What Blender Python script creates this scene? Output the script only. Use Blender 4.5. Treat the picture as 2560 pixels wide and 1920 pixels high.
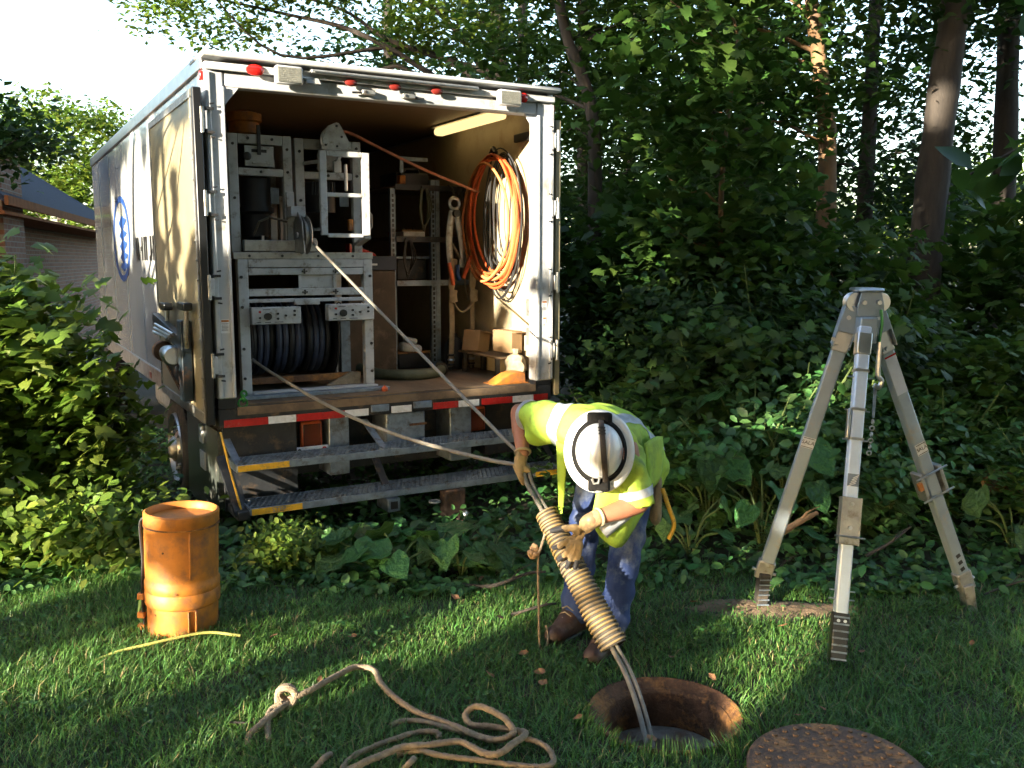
import bpy, bmesh, math, random
import numpy as np
from mathutils import Vector, Matrix, Quaternion
sc = bpy.context.scene
for o in list(bpy.data.objects): bpy.data.objects.remove(o)
COL = sc.collection
# ------------------------------------------------------------------ camera
cam = bpy.data.cameras.new('camera'); camo = bpy.data.objects.new('camera', cam); COL.objects.link(camo)
CAMH = 1.75
camo.location = (0, 0, CAMH); camo.rotation_euler = (math.pi/2 - 0.1347, 0, 0)
cam.sensor_width = 36; cam.lens = 32.1; cam.clip_end = 500; cam.clip_start = 0.05
sc.camera = camo
# ------------------------------------------------------------------ sky and sun
SUN_EL = math.radians(11.5)
SUN_AZ = (-0.645, -0.764)                     # the sun stands behind the viewer's left shoulder
w = bpy.data.worlds.new('World'); sc.world = w; w.use_nodes = True
nt = w.node_tree; bgn = nt.nodes['Background']
sky = nt.nodes.new('ShaderNodeTexSky'); sky.sky_type = 'NISHITA'; sky.sun_disc = False
sky.sun_elevation = SUN_EL; sky.sun_rotation = math.atan2(SUN_AZ[0], SUN_AZ[1])
sky.air_density = 1.0; sky.dust_density = 2.0; sky.ozone_density = 1.0
nt.links.new(sky.outputs[0], bgn.inputs[0]); bgn.inputs[1].default_value = 0.15
sl = bpy.data.lights.new('sun', 'SUN'); so = bpy.data.objects.new('sun', sl); COL.objects.link(so)
sl.energy = 5.0; sl.angle = math.radians(0.5); sl.color = (1.0, 0.89, 0.70)
SDIR = Vector((SUN_AZ[0]*math.cos(SUN_EL), SUN_AZ[1]*math.cos(SUN_EL), math.sin(SUN_EL))).normalized()
so.rotation_euler = (-SDIR).to_track_quat('-Z', 'Y').to_euler(); so.location = SDIR*30
sc.view_settings.view_transform = 'Standard'; sc.view_settings.look = 'None'
sc.view_settings.gamma = 1; sc.view_settings.exposure = 2.5; sc.view_settings.use_curve_mapping = False
sc.cycles.max_bounces = 4; sc.cycles.diffuse_bounces = 2; sc.cycles.glossy_bounces = 2; sc.cycles.adaptive_threshold = .04
sc.cycles.transmission_bounces = 4; sc.cycles.transparent_max_bounces = 4
sc.cycles.use_adaptive_sampling = True
sc.cycles.use_denoising = True; sc.cycles.caustics_reflective = False; sc.cycles.caustics_refractive = False
sc.cycles.sample_clamp_indirect = 6

# ------------------------------------------------------------------ helpers
rng = np.random.default_rng(7); random.seed(7)
PI = math.pi
def R_(d): return math.radians(d)
def lerp(a, b, t): return a + (b - a)*t
class MB:
    """collects polygons; build() links them as one mesh object"""
    def __init__(s, off=(0, 0, 0)): s.v = []; s.f = []; s.off = Vector(off)
    def add(s, vs, fs):
        n = len(s.v); s.v += [tuple(Vector(p)) for p in vs]; s.f += [tuple(i + n for i in f) for f in fs]; return s
    def box(s, x0, x1, y0, y1, z0, z1):
        return s.add([(x0,y0,z0),(x1,y0,z0),(x1,y1,z0),(x0,y1,z0),(x0,y0,z1),(x1,y0,z1),(x1,y1,z1),(x0,y1,z1)],
                     [(0,3,2,1),(4,5,6,7),(0,1,5,4),(1,2,6,5),(2,3,7,6),(3,0,4,7)])
    def bar(s, p0, p1, w, h, up=(0, 0, 1), w1=None, h1=None):
        p0 = Vector(p0); p1 = Vector(p1); d = (p1 - p0).normalized(); up = Vector(up)
        x = d.cross(up)
        if x.length < 1e-4: x = d.cross(Vector((1, 0, 0)))
        x.normalize(); y = x.cross(d).normalized()
        w1 = w if w1 is None else w1; h1 = h if h1 is None else h1
        vs = [p0 + x*a*w/2 + y*b*h/2 for a, b in ((-1,-1),(1,-1),(1,1),(-1,1))] + [p1 + x*a*w1/2 + y*b*h1/2 for a, b in ((-1,-1),(1,-1),(1,1),(-1,1))]
        return s.add(vs, [(0,3,2,1),(4,5,6,7),(0,1,5,4),(1,2,6,5),(2,3,7,6),(3,0,4,7)][::1])
    def cyl(s, p0, p1, r0, r1=None, n=16, cap=True):
        return s.tube([p0, p1], [r0, r0 if r1 is None else r1], n, cap)
    def tube(s, pts, r, n=8, cap=True, closed=False, flat=1.0, upv=None):
        pts = [Vector(p) for p in pts]; m = len(pts)
        rs = [r]*m if isinstance(r, (int, float)) else list(r)
        vs = []; fs = []
        T0 = None; X = None
        for i, p in enumerate(pts):
            if closed: t = pts[(i+1) % m] - pts[i-1]
            else: t = pts[min(i+1, m-1)] - pts[max(i-1, 0)]
            t = t.normalized() if t.length > 1e-9 else Vector((0,0,1))
            if X is None:
                a = Vector(upv) if upv is not None else (Vector((0,0,1)) if abs(t.z) < .9 else Vector((1,0,0)))
                X = (a - t*a.dot(t)).normalized()
            else:
                X = (X - t*X.dot(t)); X = X.normalized() if X.length > 1e-6 else t.orthogonal().normalized()
            Y = t.cross(X)
            for k in range(n):
                an = 2*PI*k/n
                vs.append(p + X*math.cos(an)*rs[i]*flat + Y*math.sin(an)*rs[i])
        for i in range(m if closed else m-1):
            j = (i+1) % m
            for k in range(n):
                l = (k+1) % n
                fs.append((i*n+k, i*n+l, j*n+l, j*n+k))
        if cap and not closed:
            fs.append(tuple(range(n-1, -1, -1))); fs.append(tuple((m-1)*n + k for k in range(n)))
        return s.add(vs, fs)
    def lathe(s, prof, n=32, c=(0,0,0), axis='z', closed=False):
        """prof: list of (r, h)"""
        vs = []; fs = []; m = len(prof)
        for r, h in prof:
            for k in range(n):
                a = 2*PI*k/n; x, y = r*math.cos(a), r*math.sin(a)
                p = {'z': (x, y, h), 'x': (h, x, y), 'y': (y, h, x)}[axis]
                vs.append((p[0]+c[0], p[1]+c[1], p[2]+c[2]))
        for i in range(m if closed else m-1):
            j = (i+1) % m
            for k in range(n):
                l = (k+1) % n; fs.append((i*n+k, i*n+l, j*n+l, j*n+k))
        if not closed:
            if prof[0][0] > 1e-5: fs.append(tuple(range(n-1, -1, -1)))
            if prof[-1][0] > 1e-5: fs.append(tuple((m-1)*n+k for k in range(n)))
        return s.add(vs, fs)
    def prism(s, poly, d0, d1, axis='y'):
        """poly in the plane across axis: 'y' -> (x,z), 'x' -> (y,z), 'z' -> (x,y)"""
        def P(a, b, d): return {'y': (a, d, b), 'x': (d, a, b), 'z': (a, b, d)}[axis]
        n = len(poly); vs = [P(a, b, d0) for a, b in poly] + [P(a, b, d1) for a, b in poly]
        fs = [tuple(range(n)), tuple(range(2*n-1, n-1, -1))] + [(i, i+n, (i+1) % n + n, (i+1) % n) for i in range(n)]
        return s.add(vs, fs)
    def sphere(s, c, r, nu=12, nv=8, sc_=(1,1,1)):
        prof = [(max(1e-6, math.sin(PI*i/nv))*r, -math.cos(PI*i/nv)*r) for i in range(nv+1)]
        n0 = len(s.v); s.lathe(prof, nu)
        for i in range(n0, len(s.v)):
            p = s.v[i]; s.v[i] = (p[0]*sc_[0]+c[0], p[1]*sc_[1]+c[1], p[2]*sc_[2]+c[2])
        return s
    def build(s, name, m, parent=None, smooth=False, bevel=0, loc=None, angle=35):
        me = bpy.data.meshes.new(name)
        me.from_pydata([tuple(Vector(p) - s.off) for p in s.v], [], s.f)
        bm = bmesh.new(); bm.from_mesh(me); bmesh.ops.recalc_face_normals(bm, faces=bm.faces); bm.to_mesh(me); bm.free()
        if m is not None:
            for mm in (m if isinstance(m, (list, tuple)) else [m]): me.materials.append(mm)
        o = bpy.data.objects.new(name, me); COL.objects.link(o)
        if parent is not None: o.parent = parent
        if loc is not None: o.location = loc
        if smooth:
            me.shade_smooth(); me.set_sharp_from_angle(angle=R_(angle))
        if bevel:
            b = o.modifiers.new('bevel', 'BEVEL'); b.width = bevel; b.segments = 2; b.limit_method = 'ANGLE'; b.angle_limit = R_(40)
            me.shade_smooth(); me.set_sharp_from_angle(angle=R_(30))
        return o
def np_mesh(name, V, T, m, parent=None, smooth=False, loc=None):
    """fast mesh from numpy verts (n,3) and triangles/quads (k,3|4)"""
    me = bpy.data.meshes.new(name); V = np.asarray(V, np.float32); T = np.asarray(T, np.int32)
    k = T.shape[1]
    me.vertices.add(len(V)); me.vertices.foreach_set('co', V.ravel())
    me.loops.add(T.size); me.loops.foreach_set('vertex_index', T.ravel())
    me.polygons.add(len(T)); me.polygons.foreach_set('loop_start', np.arange(len(T), dtype=np.int32)*k)
    me.polygons.foreach_set('loop_total', np.full(len(T), k, np.int32))
    if smooth: me.polygons.foreach_set('use_smooth', np.ones(len(T), bool))
    me.update(calc_edges=True)
    if m is not None: me.materials.append(m)
    o = bpy.data.objects.new(name, me); COL.objects.link(o)
    if parent is not None: o.parent = parent
    if loc is not None: o.location = loc
    return o
def tag(o, label=None, cat=None, group=None, kind=None):
    if label: o['label'] = label
    if cat: o['category'] = cat
    if group: o['group'] = group
    if kind: o['kind'] = kind
    return o
def thing(name, label, cat, loc=(0,0,0), rz=0, group=None):
    o = bpy.data.objects.new(name, None); COL.objects.link(o); o.empty_display_size = .1
    o.location = loc; o.rotation_euler = (0, 0, rz); return tag(o, label, cat, group)
def smoothstep(a, b, x):
    t = np.clip((x - a)/(b - a), 0, 1); return t*t*(3 - 2*t)
def bez(pts, n=8):
    """Catmull-Rom through pts"""
    P = [Vector(p) for p in pts]; P = [P[0]*2 - P[1]] + P + [P[-1]*2 - P[-2]]; out = []
    for i in range(1, len(P)-2):
        for k in range(n):
            t = k/n; a, b, c, d = P[i-1], P[i], P[i+1], P[i+2]
            out.append(.5*((2*b) + (c-a)*t + (2*a-5*b+4*c-d)*t*t + (3*b-a-3*c+d)*t**3))
    out.append(P[-2]); return out
# ------------------------------------------------------------------ materials
def mat(name, col, rough=.6, metal=0, var=0, vscale=6, bump=0, bscale=40, col2=None, spec=.5, coat=0, stretch=(1,1,1),
        dirt=None, dscale=3, damt=.4, island=0, trans=0, emit=0, gloss_bump=None):
    m = bpy.data.materials.new(name); m.use_nodes = True; t = m.node_tree; N = t.nodes; L = t.links
    p = N['Principled BSDF']; p.inputs['Roughness'].default_value = rough; p.inputs['Metallic'].default_value = metal
    p.inputs['Specular IOR Level'].default_value = spec; p.inputs['Coat Weight'].default_value = coat
    c = (*col, 1); p.inputs['Base Color'].default_value = c
    tc = N.new('ShaderNodeTexCoord'); mp = N.new('ShaderNodeMapping'); mp.inputs['Scale'].default_value = stretch
    L.new(tc.outputs['Object'], mp.inputs['Vector']); cur = None
    def noise(scale, det=5, rough_=.6):
        n = N.new('ShaderNodeTexNoise'); n.inputs['Scale'].default_value = scale; n.inputs['Detail'].default_value = det
        n.inputs['Roughness'].default_value = rough_; L.new(mp.outputs[0], n.inputs['Vector']); return n
    def ramp(src, a, b):
        r = N.new('ShaderNodeMapRange'); r.inputs[1].default_value = a; r.inputs[2].default_value = b; L.new(src, r.inputs[0]); return r.outputs[0]
    def mix(f, a, b, blend='MIX'):
        x = N.new('ShaderNodeMix'); x.data_type = 'RGBA'; x.blend_type = blend
        if isinstance(f, (int, float)): x.inputs[0].default_value = f
        else: L.new(f, x.inputs[0])
        for s_, i in ((a, 6), (b, 7)):
            if isinstance(s_, tuple): x.inputs[i].default_value = s_
            else: L.new(s_, x.inputs[i])
        return x.outputs[2]
    cur = c
    if var or col2:
        n = noise(vscale); c2 = (*col2, 1) if col2 else tuple(x*(1-var) for x in col) + (1,)
        cur = mix(ramp(n.outputs['Fac'], .35, .65), cur, c2)
    if island:
        g = N.new('ShaderNodeNewGeometry'); hs = N.new('ShaderNodeHueSaturation')
        L.new(cur, hs.inputs['Color']) if not isinstance(cur, tuple) else hs.inputs['Color'].__setattr__('default_value', cur)
        v = N.new('ShaderNodeMapRange'); v.inputs[3].default_value = 1-island; v.inputs[4].default_value = 1+island
        L.new(g.outputs['Random Per Island'], v.inputs[0]); L.new(v.outputs[0], hs.inputs['Value'])
        h = N.new('ShaderNodeMapRange'); h.inputs[3].default_value = .5-.035; h.inputs[4].default_value = .5+.02
        mm = N.new('ShaderNodeMath'); mm.operation = 'FRACT'; mu = N.new('ShaderNodeMath'); mu.operation = 'MULTIPLY'; mu.inputs[1].default_value = 37.7
        L.new(g.outputs['Random Per Island'], mu.inputs[0]); L.new(mu.outputs[0], mm.inputs[0]); L.new(mm.outputs[0], h.inputs[0]); L.new(h.outputs[0], hs.inputs['Hue'])
        cur = hs.outputs[0]
    if dirt:
        n = noise(dscale, 8, .7); cur = mix(ramp(n.outputs['Fac'], .62-damt*.3, .72-damt*.1), cur, (*dirt, 1))
    if not isinstance(cur, tuple): L.new(cur, p.inputs['Base Color'])
    if bump:
        n = noise(bscale, 4); b = N.new('ShaderNodeBump'); b.inputs['Strength'].default_value = bump; b.inputs['Distance'].default_value = .01
        L.new(n.outputs['Fac'], b.inputs['Height']); L.new(b.outputs[0], p.inputs['Normal'])
    if trans:
        tr = N.new('ShaderNodeBsdfTranslucent'); ms = N.new('ShaderNodeMixShader'); ms.inputs[0].default_value = trans
        tcol = mix(.5, cur, (.11, .22, .025, 1))
        L.new(tcol, tr.inputs[0]); L.new(p.outputs[0], ms.inputs[1]); L.new(tr.outputs[0], ms.inputs[2])
        L.new(ms.outputs[0], N['Material Output'].inputs[0])
    if emit:
        p.inputs['Emission Color'].default_value = c; p.inputs['Emission Strength'].default_value = emit
    return m
M = {}
M['white'] = mat('white_paint', (.50, .51, .52), .38, var=.15, vscale=5, bump=.04, bscale=25, dirt=(.30, .27, .22), dscale=7, damt=.25)
M['rackwhite'] = mat('chipped_white_paint', (.54, .55, .56), .45, var=.25, vscale=7, dirt=(.19, .15, .11), dscale=14, damt=.25, bump=.06, bscale=60)
M['side'] = mat('glossy_side_panel', (.42, .43, .42), .16, var=.1, vscale=2.5, bump=.05, bscale=5, stretch=(1, 1, .35), coat=.3, dirt=(.45, .42, .34), dscale=5, damt=.2)
M['door'] = mat('cream_door_liner', (.30, .26, .16), .3, var=.2, vscale=3, bump=.05, bscale=6, dirt=(.36, .28, .16), dscale=6, damt=.35)
M['alu'] = mat('aluminium', (.62, .63, .64), .32, 1, var=.15, vscale=9, bump=.05, bscale=60)
M['dullalu'] = mat('dull_aluminium', (.46, .46, .44), .48, .8, var=.3, vscale=14, bump=.1, bscale=70, dirt=(.2, .17, .12), dscale=20, damt=.3)
M['galv'] = mat('galvanised_steel', (.25, .31, .39), .5, .6, var=.35, vscale=18, bump=.15, bscale=80, dirt=(.10, .08, .06), dscale=10, damt=.3)
M['steel'] = mat('dark_steel', (.035, .038, .043), .5, .3, var=.4, vscale=8, bump=.1, dirt=(.12, .08, .05), dscale=9, damt=.3)
M['black'] = mat('black_rubber', (.02, .02, .02), .6, var=.3, bump=.1)
M['blackm'] = mat('black_metal', (.015, .016, .018), .35, .2)
M['rust'] = mat('rusty_iron', (.15, .072, .036), .85, var=.6, vscale=11, bump=.8, bscale=50, dirt=(.46, .20, .05), dscale=6, damt=.45)
M['rustcover'] = mat('rusty_cast_cover', (.13, .085, .062), .8, var=.5, vscale=14, bump=.9, bscale=50, dirt=(.38, .19, .075), dscale=13, damt=.45)
M['red'] = mat('red_reflector', (.45, .02, .018), .3, var=.25, vscale=30, dirt=(.25, .12, .1), dscale=25, damt=.2)
M['redl'] = mat('red_lens', (.50, .015, .012), .15, coat=.5)
M['tapew'] = mat('silver_reflector', (.72, .74, .77), .35, var=.2, vscale=30, dirt=(.4, .37, .33), dscale=18, damt=.25)
M['wood'] = mat('worn_plywood_floor', (.19, .13, .078), .7, var=.4, vscale=6, bump=.2, bscale=40, stretch=(1, .25, 1), dirt=(.09, .065, .045), dscale=6, damt=.5)
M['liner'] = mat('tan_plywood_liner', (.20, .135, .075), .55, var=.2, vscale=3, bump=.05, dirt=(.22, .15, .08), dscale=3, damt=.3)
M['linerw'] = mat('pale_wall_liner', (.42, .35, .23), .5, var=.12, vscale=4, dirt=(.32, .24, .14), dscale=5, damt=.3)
M['dark'] = mat('dark_machine', (.022, .024, .03), .5, .3, var=.4, vscale=12, bump=.1)
M['yellow'] = mat('yellow_tape', (.62, .36, .02), .5, dirt=(.25, .20, .06), dscale=40, damt=.45)
M['orange'] = mat('orange_plastic', (.56, .20, .028), .55, var=.35, vscale=6, bump=.25, bscale=18, dirt=(.22, .095, .045), dscale=13, damt=.5)
M['orangehose'] = mat('orange_hose', (.62, .12, .035), .4, var=.2, vscale=20)
M['paleorange'] = mat('faded_orange_hose', (.66, .26, .09), .45, var=.2, vscale=20)
M['green'] = mat('green_plastic', (.03, .22, .04), .4)
M['greyhose'] = mat('green_grey_hose', (.09, .105, .07), .6, var=.4, vscale=12, bump=.2)
M['blue'] = mat('blue_paint', (.02, .07, .26), .35)
M['bluehose'] = mat('dark_blue_hose', (.035, .05, .10), .5, var=.4, vscale=12)
M['card'] = mat('cardboard', (.26, .165, .08), .8, var=.15, bump=.1)
M['strap'] = mat('tan_webbing', (.34, .27, .18), .85, var=.3, vscale=30, bump=.3, bscale=120)
M['lens'] = mat('lamp_lens', (.22, .22, .19), .3, 0, var=.3, vscale=40, bump=.4, bscale=90)
M['lampglow'] = mat('lit_diffuser', (1.0, .72, .30), .4, emit=.28)
M['tyre'] = mat('tyre_rubber', (.028, .026, .024), .75, var=.4, bump=.3, dirt=(.10, .075, .05), dscale=10, damt=.4)
M['cable'] = mat('grey_cable', (.20, .185, .155), .5, var=.25, vscale=30, dirt=(.16, .12, .09), dscale=30, damt=.4)
M['rope'] = mat('manila_rope', (.30, .225, .15), .9, var=.35, vscale=40, bump=.6, bscale=160)
M['corr'] = mat('dusty_yellow_duct', (.31, .20, .062), .6, var=.4, vscale=14, bump=.2, dirt=(.15, .12, .085), dscale=10, damt=.7)
M['corrg'] = mat('dark_duct_groove', (.07, .06, .048), .75, var=.4, vscale=20, bump=.3)  # darker tone for the duct wall between the ridges
M['concrete'] = mat('wet_concrete', (.26, .25, .23), .5, var=.4, vscale=9, bump=.4)
M['bark'] = mat('bark', (.050, .040, .032), .9, var=.5, vscale=9, bump=1.0, bscale=18, stretch=(1, 1, .3))
M['barklight'] = mat('pale_peeling_bark', (.30, .17, .08), .85, var=.5, vscale=7, bump=1.0, bscale=14, stretch=(1, 1, .5), dirt=(.12, .075, .045), dscale=6, damt=.6)
M['soil'] = mat('soil', (.06, .042, .028), .95, var=.5, vscale=3, bump=.8, bscale=12, col2=(.03, .035, .015))
M['leafA'] = mat('leaf_maple', (.036, .082, .016), .5, island=.55, trans=.3, spec=.25)
M['leafB'] = mat('leaf_dark', (.018, .048, .013), .5, island=.55, trans=.25, spec=.25)
M['leafC'] = mat('leaf_light', (.095, .155, .020), .5, spec=.3, island=.4, trans=.35)
M['leafG'] = mat('leaf_weed', (.048, .128, .034), .45, spec=.35, island=.4, trans=.25)
M['grass'] = mat('grass_blade', (.075, .185, .036), .5, island=.6, trans=.3)
M['deadleaf'] = mat('dry_leaf', (.26, .13, .06), .8, var=.4, vscale=30)
M['stem'] = mat('plant_stem', (.09, .13, .035), .7)

# ================================================================== the setting: ground, manhole pit, house
MH = (0.594, 3.338)
def zt(x, y):
    """terrain height: flat lawn, dipping under the truck and rising a little into the wood"""
    x = np.asarray(x, float); y = np.asarray(y, float)
    dip = -0.22*smoothstep(4.9, 6.9, y)*smoothstep(0.6, -1.6, x)
    rise = 0.35*smoothstep(6, 14, y)*smoothstep(0.5, 4, x)
    bumps = .02*np.sin(x*1.3+.5)*np.sin(y*1.1)*smoothstep(.5, 2, np.hypot(x-MH[0], y-MH[1]))
    return dip + rise + bumps
rad = np.concatenate([[.297, .33, .38, .45, .55, .7, .9], np.linspace(1.2, 14, 40), np.geomspace(15.5, 220, 16)])
NA = 96; aa = np.linspace(0, 2*PI, NA, endpoint=False)
gx = MH[0] + rad[:, None]*np.cos(aa); gy = MH[1] + rad[:, None]*np.sin(aa); gz = zt(gx, gy)
V = np.stack([gx, gy, gz], -1).reshape(-1, 3); T = []
for i in range(len(rad)-1):
    k = np.arange(NA); l = (k+1) % NA
    T.append(np.stack([i*NA+k, (i+1)*NA+k, (i+1)*NA+l, i*NA+l], -1))
tag(np_mesh('ground', V, np.concatenate(T), M['soil'], smooth=True), kind='structure')

# manhole: cast iron frame sunk in the lawn with a shaft below it
mh = thing('manhole', 'open rusty manhole shaft with round iron frame in the lawn', 'manhole', (MH[0], MH[1], 0))
b = MB(); b.lathe([(.296, -.05), (.298, .012), (.292, .019), (.284, .016), (.256, -.012), (.250, -.012), (.246, -.018), (.240, -.022), (.236, -.030), (.234, -.13), (.238, -.17), (.31, -.17), (.31, -.05)], 56, closed=True)
b.build('frame', M['rust'], mh, smooth=True)
b = MB(); b.lathe([(.34, -.172), (.236, -.172), (.20, -.178), (.165, -.185), (.16, -.195), (.162, -.32), (.30, -.33)], 56); b.f = b.f[:-2]
b.build('adjusting_ring', mat('wet_stained_concrete', (.25, .24, .22), .5, var=.6, vscale=12, bump=.8, bscale=24, dirt=(.13, .075, .04), dscale=7, damt=.6), mh, smooth=True)
b = MB(); b.lathe([(.28, -.295), (.40, -.6), (.5, -1.1), (.5, -2.3), (.001, -2.31)], 48); b.f = [f for f in b.f if len(f) == 4]
b.build('shaft_wall', M['rust'], mh, smooth=True)
# the round cover lying beside it
cv = thing('manhole_cover', 'rusty round iron manhole cover lying flat on the grass', 'cover', (1.09, 2.85, .03))
cv.rotation_euler = (R_(2), R_(-1.5), R_(20))
b = MB(); b.lathe([(.001, 0), (.285, 0), (.295, .006), (.297, .026), (.29, .032), (.001, .033)], 64); b.build('disc', M['rustcover'], cv, smooth=True)
nub = []
for ring, nn in ((.262, 34), (.225, 29), (.188, 24), (.151, 19), (.114, 14), (.077, 9), (.04, 5)):
    for k in range(nn): nub.append((ring*math.cos(2*PI*k/nn+ring*7), ring*math.sin(2*PI*k/nn+ring*7)))
nm = MB(); nm.lathe([(.0105, -.004), (.0100, .004), (.0085, .0055), (.0001, .006)], 8)
nmat = mat('worn_rust_stud', (.20, .115, .065), .8, var=.5, vscale=12, bump=.6, bscale=60)
first = nm.build('stud', nmat, cv, smooth=True); first.location = (nub[0][0], nub[0][1], .033)
for (x, y) in nub[1:]:
    c = first.copy(); COL.objects.link(c); c.location = (x, y, .033); s_ = random.uniform(.8, 1.15); c.scale = (s_, s_, random.uniform(.7, 1.2))
b = MB(); b.box(-.03, .03, -.012, .012, .0335, .036); b.build('pick_slot', M['black'], cv, loc=(.02, -.23, 0))

# brick house beyond the bush
brick = bpy.data.materials.new('brown_brick'); brick.use_nodes = True; t_ = brick.node_tree
bt = t_.nodes.new('ShaderNodeTexBrick'); tcn = t_.nodes.new('ShaderNodeTexCoord'); mpn = t_.nodes.new('ShaderNodeMapping'); mpn.inputs['Rotation'].default_value = (R_(90), 0, 0)
t_.links.new(tcn.outputs['Object'], mpn.inputs[0]); t_.links.new(mpn.outputs[0], bt.inputs[0])
bt.inputs['Color1'].default_value = (.13, .055, .035, 1); bt.inputs['Color2'].default_value = (.20, .085, .05, 1); bt.inputs['Mortar'].default_value = (.20, .17, .14, 1)
bt.inputs['Scale'].default_value = 1; bt.inputs['Brick Width'].default_value = .215; bt.inputs['Row Height'].default_value = .075; bt.inputs['Mortar Size'].default_value = .008
t_.links.new(bt.outputs[0], t_.nodes['Principled BSDF'].inputs['Base Color']); t_.nodes['Principled BSDF'].inputs['Roughness'].default_value = .9
bb = t_.nodes.new('ShaderNodeBump'); bb.inputs['Strength'].default_value = .6; bb.inputs['Distance'].default_value = .01; bb.invert = True
t_.links.new(bt.outputs['Fac'], bb.inputs['Height']); t_.links.new(bb.outputs[0], t_.nodes['Principled BSDF'].inputs['Normal'])
M['brick'] = brick
M['shingle'] = mat('blue_grey_shingle', (.042, .048, .068), .95, spec=.1, var=.3, vscale=20, bump=.5, bscale=30, stretch=(.4, 3, 1))
M['trim'] = mat('stained_wood_trim', (.26, .10, .04), .9, spec=.1, var=.3, vscale=8)
# local frame: x along the wall away from the viewer, y into the house
ha = Vector((-7.25, 13.4, 0)); hb = Vector((-10.6, 24.4, 0)); hl = (hb-ha).length
hrz = math.atan2(hb.y-ha.y, hb.x-ha.x)
house = thing('brick_house', 'low brown brick house with blue grey roof left of the truck', 'house', (ha.x, ha.y, -.25), hrz)
b = MB(); b.box(-1.7, hl, .35, 6, 0, 2.75); b.build('wall', brick, house)
b = MB(); b.prism([(-.35, 2.72), (-.35, 2.80), (2.0, 4.35), (4.6, 4.35), (6.7, 2.80), (6.7, 2.72), (4.6, 4.25), (2.0, 4.25)], -2.0, hl+.5, 'x'); rf = b.build('roof', M['shingle'], house)
b = MB(); b.box(-2.0, hl+.5, -.40, -.352, 2.69, 2.805); b.build('fascia_board', M['trim'], house)
b = MB(); b.box(-1.95, hl+.4, -.34, .34, 2.58, 2.62); b.build('soffit', M['trim'], house)
for wx in ():
    f_ = MB().box(wx, wx+1.5, .31, .349, .95, 2.2).build('window', M['trim'], house)
    for sx in (0, 1):
        MB().box(wx+.07+sx*.71, wx+.72+sx*.71, .295, .309, 1.02, 2.13).build('pane', mat('window_glass', (.02, .025, .03), .08, coat=.5), f_)
    MB().box(wx-.06, wx+1.56, .25, .308, .88, .949).build('sill', M['concrete'], f_)
ch = MB(); ch.box(-1.5, -.25, -.22, .34, 0, 3.62); ch.build('chimney', brick, house)
MB().box(-1.56, -.19, -.28, .40, 3.62, 3.72).build('chimney_cap', M['concrete'], house)

# ================================================================== the truck (local frame: x across the rear, y forward, z up from the sill)
TO = Vector((-1.8345, 5.618, 0.7093)); TY = 0.519
TR = Vector((math.cos(TY), math.sin(TY), 0)); TF = Vector((-math.sin(TY), math.cos(TY), 0))
def TW(u, v, w): return TO + TR*u + TF*v + Vector((0, 0, w))
trk = thing('utility_truck', 'white box truck with open rear and grated steps parked at the wood edge', 'truck', TO, TY)
def part(name, m, parent=trk, bevel=0, smooth=False, **k):
    return lambda b: b.build(name, m, parent, bevel=bevel, smooth=smooth, **k)
W_, L_, H_ = 2.44, 6.6, 2.258
# box shell
lw = MB().box(0, .03, .08, L_, .14, 2.16).build('side_wall', M['side'], trk)
for k in range(1, 6):   # panel seams with rivets on the side sheet
    sv = .9+k*1.0
    MB().box(-.004, 0, sv-.02, sv+.02, .145, 2.13).build('panel_seam', M['side'], lw)
rw = MB().box(W_-.03, W_, .08, L_, .14, 2.16).build('side_wall', M['white'], trk)
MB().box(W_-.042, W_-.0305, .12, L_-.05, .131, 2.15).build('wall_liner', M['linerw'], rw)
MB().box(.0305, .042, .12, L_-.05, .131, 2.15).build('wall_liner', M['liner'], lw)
MB().box(.03, W_-.03, L_-.04, L_, .131, 2.16).build('front_wall', M['liner'], trk)
MB().box(.001, W_-.001, .02, L_, 2.205, 2.25).build('roof', M['white'], trk)
MB().box(.043, W_-.043, .1, L_-.05, 2.165, 2.20).build('ceiling', M['liner'], trk)
MB().box(.03, W_-.03, .06, L_-.04, .09, .13).build('floor', M['wood'], trk)
MB().box(-.016, .035, .0, L_, 2.161, 2.262).build('roof_rail', M['alu'], trk, bevel=.01)
MB().box(W_-.035, W_+.016, .0, L_, 2.161, 2.262).build('roof_rail', M['alu'], trk, bevel=.01)
MB().box(-.014, .029, .085, L_, .0, .139).build('base_rail', M['dullalu'], trk, bevel=.008)
MB().box(W_-.029, W_+.014, .085, L_, .0, .139).build('base_rail', M['dullalu'], trk, bevel=.008)
# rear frame
pl = MB().box(.0, .112, -.03, .079, .182, 2.16).build('rear_post', M['white'], trk, bevel=.012)
pr = MB().box(2.30, W_, -.03, .079, .15, 2.16).build('rear_post', M['white'], trk, bevel=.012)
MB().box(.002, .108, -.024, .079, .122, .181).build('post_foot', M['blackm'], pl)
MB().box(2.304, W_-.002, -.024, .079, .122, .149).build('post_foot', M['blackm'], pr)
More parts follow.
